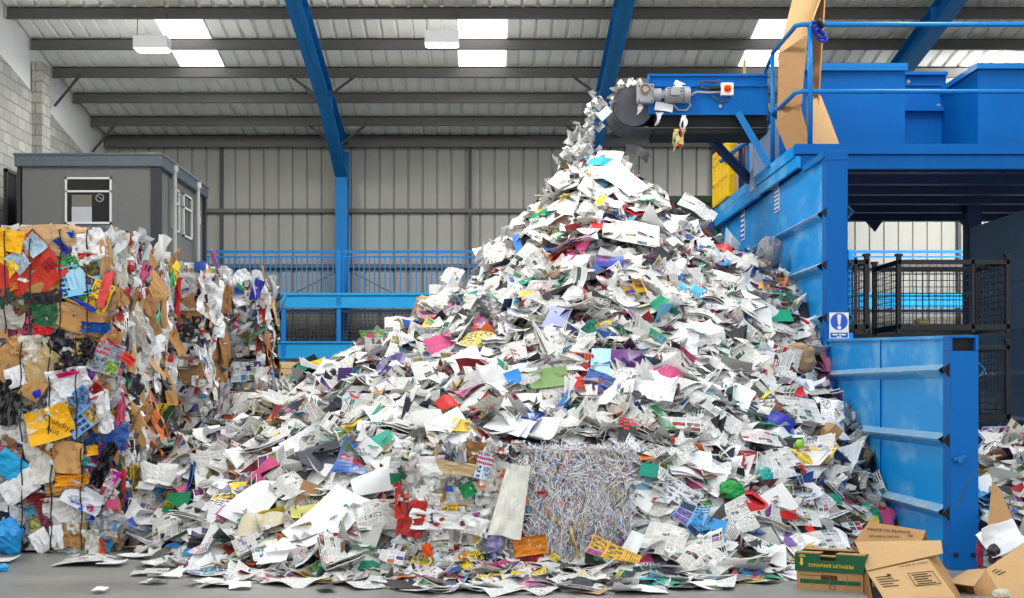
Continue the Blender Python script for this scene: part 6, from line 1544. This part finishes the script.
# yellow crates
for k, (ya, yb, lab) in enumerate(((23.95, 24.72, 'yellow plastic crate nearer the blue rail on the rear deck edge'), (24.76, 25.55, 'yellow plastic crate further along the rear deck edge'))):
    x0, x1, z0 = 4.13, 4.75, DZ
    t = thing('yellow_crate', lab, 'crate', ((x0 + x1) / 2, (ya + yb) / 2, z0), 'yellow crates on the rear deck edge')
    h = .97
    mb = MB(); mb.box(x0 + .04, x1, ya + .02, yb - .02, z0, z0 + h - .04); mb.build('body', M['yellow'], t)
    mb = MB()
    for z in (.0, .36, .72, h - .1): mb.box(x0, x1 + .02, ya, yb, z0 + z, z0 + z + (.06 if z < h - .2 else .1))
    mb.build('rim', M['yellow'], t, bevel=.01)
    for j in range(4):
        y = ya + .04 + j * (yb - ya - .08) / 3; mb = MB(); mb.box(x0 + .0, x0 + .06, y - .035, y + .035, z0, z0 + h - .05); mb.build('rib', M['yellow'], t, bevel=.01)
    mb = MB()
    for z in (.12, .18, .74, .79, .84):
        for j in range(3): y = ya + .1 + j * (yb - ya - .1) / 3; mb.box(x0 + .03, x0 + .042, y, y + .12, z0 + z, z0 + z + .03)
    mb.build('slot_vent', M['yellow_dark'], t)

# black mesh cages under the platform
def cage(label, x0, x1, y0, y1, z0, z1):
    t = thing('mesh_cage', label, 'cage', ((x0 + x1) / 2, (y0 + y1) / 2, z0), 'black mesh cages under the platform')
    pw = .06
    for x in (x0, x1 - pw):
        for y in (y0, y1 - pw):
            mb = MB(); mb.box(x, x + pw, y, y + pw, z0, z1 + .03); mb.box(x - .015, x + pw + .015, y - .015, y + pw + .015, z1 + .02, z1 + .05); mb.build('post', M['black_steel'], t)
    for z in (z0 + .08, z1 - .06):
        for (a, b_, c_, d) in ((x0, x1, y0 + .01, y0 + .05), (x0, x1, y1 - .05, y1 - .01), (x0 + .01, x0 + .05, y0, y1), (x1 - .05, x1 - .01, y0, y1)):
            mb = MB(); mb.box(a, b_, c_, d, z - .03, z + .03); mb.build('rail', M['black_steel'], t)
    mb = MB(); mb.box(x0 + (x1 - x0) * .66, x0 + (x1 - x0) * .66 + .04, y0 + .01, y0 + .04, z0, z1); mb.build('upright', M['black_steel'], t)
    w = .004
    for nm, ax in (('front', 0), ('rear', 0), ('left', 1), ('right', 1)):
        mb = MB(); s = .09
        if ax == 0:
            y = y0 + .03 if nm == 'front' else y1 - .03
            for i in range(1, int((x1 - x0) / s)): mb.box(x0 + i * s - w, x0 + i * s + w, y - w, y + w, z0 + .1, z1 - .05)
            for i in range(1, int((z1 - z0) / s)): mb.box(x0, x1, y - w, y + w, z0 + .08 + i * s - w, z0 + .08 + i * s + w)
        else:
            x = x0 + .03 if nm == 'left' else x1 - .03
            for i in range(1, int((y1 - y0) / s)): mb.box(x - w, x + w, y0 + i * s - w, y0 + i * s + w, z0 + .1, z1 - .05)
            for i in range(1, int((z1 - z0) / s)): mb.box(x - w, x + w, y0, y1, z0 + .08 + i * s - w, z0 + .08 + i * s + w)
        mb.build('mesh_panel', M['black_steel'], t)
    mb = MB(); mb.box(x0 + .02, x1 - .02, y0 + .02, y1 - .02, z0 + .03, z0 + .06); mb.build('base', M['black_steel'], t)
    return t
for (xa, xb, wh) in ((3.0 + .72 * 0 + 1.0, 5.2, 'left'), (5.58, 7.12, 'right')):
    xa = max(xa, 4.62) if wh == 'left' else xa
    for z, lv_ in ((0.0, 'bottom'), (1.22, 'middle'), (2.44, 'topmost')):
        cage(f'{lv_} black mesh cage in the {wh} stack under the platform', xa, xb, 19.0, 20.25, z, z + 1.08 if z < 2 else 3.46)
o = link_mesh('crumpled_paper', BAGS['crumpled_paper'], None, W(921, 324, 19.6), None, (170, 164, 110)); o.scale = (.2, .2, .13); tag(o, 'yellowish crumpled paper lying in the topmost right cage', 'paper')

# second, smaller heap of waste beyond the low wall
def h2(x, y): return max(0.0, min(.95, (y - 12.9) * .25)) * (1 if x > 4.7 else 0) + .05 * math.sin(x * 5 + y * 3)
rng = random.Random(70)
specs = []
for _ in range(1500):
    x, y = rng.uniform(4.75, 8.0), rng.uniform(12.7, 18.8)
    Rm = lay_matrix(rng, Vector((0, -.29, 1)).normalized(), .3, .35); s = rng.uniform(.6, 1.2)
    specs.append((Vector((x, y, max(.03, h2(x, y) + rng.uniform(-.05, .08)))), Rm, .4 * s, .3 * s, rng.choice((1, 2, 3)), rng.random(), rng.choice(PAPER_COLS), rng))
V, Fc, UV, MI, RN, TI = loose_mass('', None, specs)
nb_ = len(V); xs_, ys_ = np.linspace(4.72, 8.05, 30), np.linspace(12.6, 18.9, 50)
V = np.concatenate([V, np.array([(x, y, max(-.02, h2(x, y) - .08)) for y in ys_ for x in xs_])])
hf = [[nb_ + i * 30 + j, nb_ + i * 30 + j + 1, nb_ + (i + 1) * 30 + j + 1, nb_ + (i + 1) * 30 + j] for i in range(49) for j in range(29)]
Fc += hf; UV += [(.1, .1), (.9, .1), (.9, .9), (.1, .9)] * len(hf); MI += [1] * len(hf); RN += [rng.random() for _ in hf]; TI += [(*lin((110, 108, 104)), 1)] * len(hf)
tag(finish_mass('waste_heap', [M['newsprint_a'], M['newsprint_a'], M['magazine_a'], M['plain_a']], V, Fc, UV, MI, RN, TI), 'mass of mixed waste scraps heaped beyond the blue low wall', 'waste heap', kind='stuff')
for nm, mesh, px, py, w, h, deg, cl, cat, lab in (
        ('card', 'unit_card', 1000, 487, 36, 12, -8, (178, 128, 84), 'card', 'brown card lying across the heap beyond the end post'), ('office_paper', 'unit_office', 988, 500, 16, 30, 10, (236, 236, 240), 'paper', 'white sheet standing right beside the end post'),
        ('magazine', 'unit_magazine', 1010, 499, 26, 12, 10, (196, 30, 40), 'magazine', 'red magazine on the heap beyond the low wall'), ('newspaper', 'unit_news', 1004, 470, 24, 10, 8, (220, 220, 216), 'newspaper', 'pale newspaper above the brown card beyond the end post'),
        ('office_paper', 'unit_office', 985, 467, 18, 9, 0, (238, 238, 238), 'paper', 'white sheet on the heap just right of the end post top litter'), ('newspaper', 'unit_news', 998, 456, 30, 14, 10, (120, 120, 120), 'newspaper', 'dull grey newspaper in the shade beyond the end post'),
        ('magazine', 'unit_magazine', 1018, 480, 16, 12, 20, (60, 90, 70), 'magazine', 'dark green magazine at the right edge of the further heap'), ('leaflet', 'unit_leaflet', 1012, 512, 20, 10, -20, (40, 130, 90), 'leaflet', 'white and green leaflet on the further heap below the red magazine'),
        ('card', 'unit_card', 1018, 525, 14, 14, 0, (36, 60, 50), 'card', 'blackish green card at the right edge beside the tall brown flap'), ('magazine', 'unit_magazine', 982, 520, 12, 18, 20, (60, 60, 70), 'magazine', 'dark magazine wedged behind the end post')):
    hitp = None
    for Y in np.arange(12.9, 18.6, .04):
        p = W(px, py, float(Y))
        if p.z <= h2(p.x, p.y): hitp = p; break
    if hitp is None: hitp = W(px, py, 14.0)
    s_ = F / hitp.y; n2 = Vector((0, -.75, .65)).normalized()
    o = link_mesh(nm, rng.choice(VAR[mesh]), None, hitp + n2 * .09, lay_matrix(rng, n2, 0, .08, math.radians(deg)), cl); o.scale = (w / s_, h / s_ / .75, .25); tag(o, lab, cat)

# green and brown banana box
th_, L, Dp, H = math.radians(27), .55, .36, .15
bo = Vector((2.6, 11.72, 0))
e1 = Vector((math.cos(th_), -math.sin(th_), 0)); e2 = Vector((math.sin(th_), math.cos(th_), 0)); e3 = Vector((0, 0, 1))
t = thing('banana_box', 'green and brown fruit box on the floor beside the flattened carton', 'box', tuple(bo + e1 * L / 2 + e2 * Dp / 2))
def B(u, v, w): return bo + e1 * u + e2 * v + e3 * w
def panel(mb, u0, u1, v0, v1, w0, w1): mb.prism([B(u0, v0, w0), B(u1, v0, w0), B(u1, v1, w0), B(u0, v1, w0)], (0, 0, w1 - w0))
def holed(mb, u0, u1, v0, v1, w0, w1, hu0, hu1, hw0, hw1):
    panel(mb, u0, hu0, v0, v1, w0, w1); panel(mb, hu1, u1, v0, v1, w0, w1); panel(mb, hu0, hu1, v0, v1, w0, hw0)
    if hw1 < w1: panel(mb, hu0, hu1, v0, v1, hw1, w1)
tk = .007
mb = MB(); holed(mb, 0, L, 0, tk, 0, H + .05, .2, .34, .085, .125); panel(mb, 0, L, Dp - tk, Dp, 0, H + .05); panel(mb, 0, tk, tk, Dp - tk, 0, H + .05); panel(mb, L - tk, L, tk, Dp - tk, 0, H + .05); panel(mb, tk, L - tk, tk, Dp - tk, 0, tk); mb.build('lower_tray', CB, t)
mb = MB(); panel(mb, .03, L - .02, -.002, 0, .05, .085); panel(mb, .03, .19, -.002, 0, .115, .12); panel(mb, L, L + .002, .02, Dp - .02, .05, .085); mb.build('green_band', M['card_green'], t)
for sx in (.13, .27, .42):
    mb = MB(); panel(mb, sx, sx + .004, -.0025, 0, .02, .13); mb.build('seam', M['card_edge'], t)
mb = MB(); o_ = .012
holed(mb, -o_, L + o_, -o_, -o_ + tk, H, H + .15, .2, .33, H + .09, H + .16); panel(mb, -o_, L + o_, Dp + o_ - tk, Dp + o_, H, H + .15); panel(mb, -o_, -o_ + tk, 0, Dp, H, H + .15); panel(mb, L + o_ - tk, L + o_, 0, Dp, H, H + .15); lid = mb.build('lid', M['card_green'], t)
mb = MB()
panel(mb, -o_ + .001, .2, -o_ + .002, .1, H + .150, H + .157); panel(mb, .33, L + o_, -o_ + .002, .1, H + .150, H + .157); panel(mb, -o_, L + o_, Dp - .1, Dp + o_, H + .150, H + .157); panel(mb, .1, .4, .12, .2, H + .11, H + .118); mb.build('top_flap', CB, t)
tm = frame_matrix(B(.29, -o_ - .002, H + .055), -e1, (0, 0, -1))
text_obj('lettering', 'PREMIUM BANANAS', .042, M['yellow_ink'], t, tm)
mb = MB(); mb.prism([B(.035, -o_ - .001, H + .11), B(.055, -o_ - .001, H + .11), B(.055, -o_ - .001, H + .07), B(.065, -o_ - .001, H + .07), B(.045, -o_ - .001, H + .045), B(.025, -o_ - .001, H + .07), B(.035, -o_ - .001, H + .07)], e2 * -.002); panel(mb, .02, .08, -o_ - .002, -o_, H + .12, H + .125); panel(mb, .03, .07, -o_ - .002, -o_, H + .13, H + .137); mb.build('arrow_mark', M['yellow_ink'], t)
mb = MB(); mb.tube([B(.30 + .022 * math.cos(a), -.003, .03 + .022 * math.sin(a)) for a in [i * math.pi / 8 for i in range(17)]], .0025, 5); mb.build('round_stamp', M['card_green'], t)

# burst brown carton
base = W(905, 597, 11.2); base.z = 0
t = thing('burst_carton', 'burst brown carton with printed panels leaning before the blue low wall', 'carton', tuple(base))
Aq = [W(884, 599, 10.9), W(956, 598, 10.92), W(928, 559.5, 11.45), W(866, 571, 11.45)]
pa = quad_slab('printed_panel', Aq, CP, t, .007, (8, 6), .012, 3)
pb = quad_slab('folded_panel', [W(866.5, 570.5, 11.42), W(943, 553.5, 11.5), W(941, 541, 11.75), W(855, 542, 11.8)], CP, t, .007, (10, 4), .014, 4)
pc = quad_slab('top_flap', [W(854, 542.5, 11.8), W(922, 541, 11.78), W(925.5, 531, 11.9), W(868.5, 522.5, 11.95)], CB, t, .007, (8, 4), .01, 5)
quad_slab('end_panel', [W(953, 599, 10.93), W(962, 598, 11.3), W(938, 556, 11.8), W(928, 559.5, 11.46)], CB, t, .007, (4, 6), .01, 6)
quad_slab('inner_panel', [W(856, 600, 12.0), W(872, 600, 11.0), W(868, 571, 11.46), W(852, 543, 11.85)], M['card_edge'], t, .006, (4, 6), .006, 7)
q = [W(864, 580, 12.2), W(950, 580, 12.2), W(925, 533, 11.95), W(868, 524, 11.97)]; q[0].z = q[1].z = .02
quad_slab('rear_panel', q, CB, t, .007, (8, 6), .01, 8)
def on_quad(c, u, v, lift=.012):
    c = [Vector(x) for x in c]
    p = c[0] * (1 - u) * (1 - v) + c[1] * u * (1 - v) + c[2] * u * v + c[3] * (1 - u) * v
    r = (c[1] - c[0]) * (1 - v) + (c[2] - c[3]) * v; up = (c[3] - c[0]) * (1 - u) + (c[2] - c[1]) * u
    m = frame_matrix(p, r, up); m.translation = p + m.to_3x3() @ Vector((0, 0, lift)); return m
ink = M['ink']
Cq = [W(854, 542.5, 11.8), W(922, 541, 11.78), W(925.5, 531, 11.9), W(868.5, 522.5, 11.95)]
for tx, c, u, v, sz in (('CRATE TO RE-PACK', Cq, .42, .62, .04), ('REPLACE IN CARTON', Cq, .4, .26, .026), ('PACKED BY WEIGHT', Aq, .74, .90, .026), ('IIII', Cq, .80, .35, .04)):
    text_obj('lettering', tx, sz, ink, t, on_quad(c, u, v, .016))
m4 = on_quad(Aq, .74, .5, .014)
mb = MB()
P4 = lambda x, y: m4 @ Vector((x, y, 0))
mb.tube([P4(-.1, -.1), P4(.1, -.1), P4(.1, .1), P4(-.1, .1), P4(-.1, -.1)], .003, 4)
for i in range(5): mb.tube([P4(-.08 + .008 * (i % 2), -.075 + i * .036), P4(.07 - .02 * (i % 3), -.075 + i * .036)], .004, 4)
mb.build('printed_stamp', ink, t)
m5 = on_quad(Aq, .2, .5, .014); P5 = lambda x, y: m5 @ Vector((x, y, 0))
mb = MB()
for i in range(5): mb.tube([P5(-.07, .1 - i * .045), P5(.03 + .03 * (i % 3), .1 - i * .045)], .0035, 4)
mb.prism([P5(.03, .1), P5(.06, .1), P5(.06, .14), P5(.03, .14)], m5.to_3x3() @ Vector((0, 0, .002))); mb.build('printed_lines', ink, t)

# open box at the right
base = W(985, 597, 11.6); base.z = 0
t = thing('open_carton', 'open brown carton on the floor right of the blue end post', 'carton', tuple(base))
quad_slab('flap', [W(947, 582.5, 11.45), W(974, 586, 11.3), W(987, 569, 11.6), W(968, 570, 11.7)], CP, t, .007, (5, 4), .008, 11)
Fq = [W(1001, 599, 11.15), W(1040, 599, 11.3), W(1040, 532, 12.2), W(986, 569, 11.6)]
quad_slab('side_panel', Fq, CP, t, .007, (6, 6), .01, 12)
quad_slab('end_panel', [W(976, 600, 11.4), W(1001, 599, 11.15), W(986, 569, 11.6), W(973.5, 586, 11.32)], CB, t, .007, (4, 4), .006, 13)
quad_slab('inner_panel', [W(952, 598, 11.9), W(976, 600, 11.4), W(974, 586, 11.35), W(950, 582, 11.6)], M['card_edge'], t, .006, (4, 4), .006, 14)
m6 = on_quad(Fq, .16, .72, .012); P6 = lambda x, y: m6 @ Vector((x, y, 0))
mb = MB()
for i in range(3): mb.tube([P6(-.05, .03 - i * .03), P6(.02 + .015 * i, .03 - i * .03)], .004, 4)
mb.build('printed_lines', ink, t)
o = quad_slab('cardboard_flap', [W(987, 534, 12.6), W(1014, 523, 12.6), W(1001, 490, 13.0), W(992, 481, 13.1)], CB, None, .008, (5, 6), .012, 15); tag(o, 'tall torn cardboard flap standing beyond the end post', 'cardboard')
t = thing('plastic_sack', 'white plastic sack with a black neck on the open carton', 'sack', tuple(W(1000, 540, 12.2)))
g = sheet_grid(random.Random(5), .33, .25, 12, 10, bend=.25, crumple=.08, ridged=True, crease=.06, outline=.06)
g2 = g.copy(); g2[..., 2] = -g2[..., 2] * .6 - .05
R_ = frame_matrix((0, 0, 0), (1, .1, .42), (-.3, .4, 1)).to_3x3()
link_mesh('sheet', slabs_mesh('sheet', M['film'], [(g, .004), (g2, .004)]), t, Vector((.02, 0, .02)), R_, (240, 240, 242))
o = link_mesh('neck', BAGS['carrier_bag'], t, Vector((-.06, -.02, -.1)), None, (34, 34, 36)); o.scale = (.11, .09, .12)
o = link_mesh('ribbon_tangle', BAGS['carrier_bag'], None, W(980, 553, 12.4), None, (150, 40, 80)); o.scale = (.06, .06, .26); tag(o, 'red and purple tangled wrapping hanging beside the end post', 'wrapping')
o = link_mesh('packing_foam', BAGS['crumpled_paper'], None, W(1001, 594, 11.0), None, (206, 200, 180)); o.scale = (.13, .09, .07); tag(o, 'cream lump of packing at the front of the open carton', 'packing')

T_('boxes')
# ------------------------------------------------------------------ camera, daylight, lamps
cam = bpy.data.cameras.new('camera'); co = bpy.data.objects.new('camera', cam); COL.objects.link(co)
co.location = (0, 0, EYE); co.rotation_euler = (math.pi / 2, 0, 0)
cam.sensor_width = 36; cam.lens = 36 * F / 1024; cam.shift_x = (512 - PX0) / 1024; cam.shift_y = (PY0 - 299) / 1024; cam.clip_end = 200
SC.camera = co
w = bpy.data.worlds.new('daylight'); SC.world = w; w.use_nodes = True
w.node_tree.nodes['Background'].inputs[0].default_value = (0.93, 0.97, 1.0, 1); w.node_tree.nodes['Background'].inputs[1].default_value = SKY
def area(name, loc, size, size_y, power, target, color=(1, 1, 1)):
    l = bpy.data.lights.new(name, 'AREA'); l.shape = 'RECTANGLE'; l.size = size; l.size_y = size_y; l.energy = power; l.color = color
    o = bpy.data.objects.new(name, l); COL.objects.link(o); o.location = loc
    o.rotation_euler = (Vector(target) - Vector(loc)).to_track_quat('-Z', 'Y').to_euler()
    return o
for x in (-6, 0.2, 6.3):
    area('rooflight_daylight', (x, 19.2, 9.9), 1.0, 5.0, 330, (x, 19.4, 0), (1, 1, 1))
    area('rooflight_daylight', (x, 29.0, 8.4), 1.0, 2.6, 260, (x, 29.2, 0), (1, 1, 1))
for x, z in ((-6.52, 8.42), (-.86, 8.52)):
    l = bpy.data.lights.new('lamp_glow', 'POINT'); l.energy = 70; l.shadow_soft_size = .25
    o = bpy.data.objects.new('lamp_glow', l); COL.objects.link(o); o.location = (x, 27.35, z - .42)
area('rooflight_daylight', (12.2, 29.4, 8.1), 1.0, 2.6, 900, (10.5, 35, 3.2))  # added fill, turned at the right back wall to brighten it
sun = bpy.data.lights.new('sun', 'SUN'); sun.energy = SUN; sun.angle = .02; sun.color = (1, .97, .92)
so = bpy.data.objects.new('sun', sun); COL.objects.link(so); so.location = (0, 40, 40); so.rotation_euler = Vector((.25, -1, -1.9)).to_track_quat('-Z', 'Y').to_euler()
SC.view_settings.view_transform = 'Standard'; SC.view_settings.look = 'None'; SC.view_settings.gamma = 1; SC.view_settings.use_curve_mapping = False
SC.view_settings.exposure = EXPO
SC.cycles.use_denoising = True
SC.cycles.max_bounces = 6; SC.cycles.diffuse_bounces = 3; SC.cycles.glossy_bounces = 2; SC.cycles.caustics_reflective = False; SC.cycles.caustics_refractive = False

T_('finish')
# ------------------------------------------------------------------ look from the camera: which papers show, and where; then say which is which
bpy.context.view_layer.update()
eye = Vector((0, 0, EYE)); seen = {}
from mathutils.bvhtree import BVHTree
bv, bf, owner, nb_ = [], [], [], 0
for ob in SC.objects:
    if ob.type != 'MESH': continue
    me = ob.data; nv = len(me.vertices)
    co_ = np.empty(nv * 3, dtype=np.float32); me.vertices.foreach_get('co', co_)
    mw = np.array(ob.matrix_world); wv = co_.reshape(-1, 3) @ mw[:3, :3].T + mw[:3, 3]
    me.calc_loop_triangles(); nt = len(me.loop_triangles); tr = np.empty(nt * 3, dtype=np.int32); me.loop_triangles.foreach_get('vertices', tr)
    bv.append(wv); bf.append(tr.reshape(-1, 3) + nb_); owner += [ob.name] * nt; nb_ += nv
tree = BVHTree.FromPolygons(np.concatenate(bv).tolist(), np.concatenate(bf).tolist(), all_triangles=True)
T_('tree')
STEP = 2
for py in range(60, 598, STEP):
    for px in range(0, 1024, STEP):
        d = Vector((px + 1 - PX0, F, PY0 - py - 1)).normalized()
        hit = tree.ray_cast(eye, d, 80)
        if hit[2] is None: continue
        s = seen.setdefault(owner[hit[2]], [0, 0.0, 0.0]); s[0] += 1; s[1] += px; s[2] += py


def root_px(o):
    tot = [0, 0.0, 0.0]
    for q in [o] + list(o.children_recursive):
        s = seen.get(q.name)
        if s: tot = [a + b_ for a, b_ in zip(tot, s)]
    return tot


marks, plainp = [], []
for o, noun, k, cw in HEAP_THINGS:
    s = root_px(o)
    if k is None:
        if s[0] < 3:
            print('HIDDEN NOTE', o.get('label'), s[0])
            for q in list(o.children_recursive) + [o]: bpy.data.objects.remove(q)
            continue
        if noun and s[0] >= 8: marks.append((s[1] / s[0], s[2] / s[0], noun))
        continue
    if s[0] < 5:
        bpy.data.objects.remove(o); continue
    plainp.append((o, k, cw, s[1] / s[0], s[2] / s[0]))
ORD = ['nearest', 'second nearest', 'third nearest', 'fourth nearest', 'fifth nearest', 'sixth nearest', 'seventh nearest', 'eighth nearest', 'ninth nearest', 'tenth nearest', 'eleventh nearest', 'twelfth nearest', 'thirteenth nearest']
slots = {}
for o, k, cw, x, y in plainp:
    mx, my, noun = min(marks, key=lambda m: (m[0] - x) ** 2 + (m[1] - y) ** 2)
    dx, dy = x - mx, y - my
    rel = ('right of' if dx > 0 else 'left of') if abs(dx) > abs(dy) else ('below' if dy > 0 else 'above')
    slots.setdefault((cw + ' ' + WORDS[k] if cw != 'grey' or k != 'newspaper' else 'newspaper', rel, noun, k), []).append((dx * dx + dy * dy, o.name))
for (what, rel, noun, k), lst in slots.items():
    lst.sort()
    for i, (_, nm) in enumerate(lst):
        o = bpy.data.objects[nm]
        a = ('printed ' if k in ('magazine', 'leaflet') and len(lst) == 1 else '') + what
        lab = f'loose {a} just {rel} the {noun}' if len(lst) == 1 else f'loose {a} {ORD[min(i, 12)]} {rel} the {noun}'
        tag(o, lab, CATS[k], {'newspaper': 'newspapers', 'office_paper': 'sheets of paper', 'leaflet': 'leaflets', 'magazine': 'magazines', 'card': 'pieces of card'}[k] + ' on the paper heap')
from collections import Counter
print('SEEN', Counter(k for _, k, _, _, _ in plainp), 'marks', len(marks))
FW = {'newspaper': 'newspaper', 'office_paper': 'white sheet', 'leaflet': 'printed leaflet'}
fl_ = {}
for o, key in FLY:
    s = root_px(o)
    if s[0] < 3: bpy.data.objects.remove(o); continue
    fl_.setdefault((o.name.split('_')[0], key, o.name.startswith('sliding') and s[1] / s[0] < 400), []).append((s[2] / s[0], o))
NTH = ['topmost', 'second', 'third', 'fourth', 'fifth', 'sixth', 'seventh', 'eighth', 'ninth', 'tenth', 'eleventh', 'twelfth', 'thirteenth', 'fourteenth', 'fifteenth', 'sixteenth', 'seventeenth', 'eighteenth', 'nineteenth', 'twentieth'] + ['twenty-' + x for x in ('first', 'second', 'third', 'fourth', 'fifth', 'sixth', 'seventh', 'eighth', 'ninth')] + ['thirtieth'] + ['thirty-' + x for x in ('first', 'second', 'third', 'fourth', 'fifth', 'sixth', 'seventh', 'eighth', 'ninth')] + ['fortieth']
for (kind, key, low), lst in fl_.items():
    lst.sort(key=lambda q: q[0])
    where = 'in the stream falling from the conveyor' if kind == 'falling' else 'tumbling beside the row of bales' if low else 'tumbling down the left edge of the heap'
    for i, (_, o) in enumerate(lst):
        tag(o, f'{FW[key]} in mid-air, {NTH[i] if i == 0 else NTH[i] + " from the top"} {where}', CATS[key], f'papers {where}')
T_('labels')
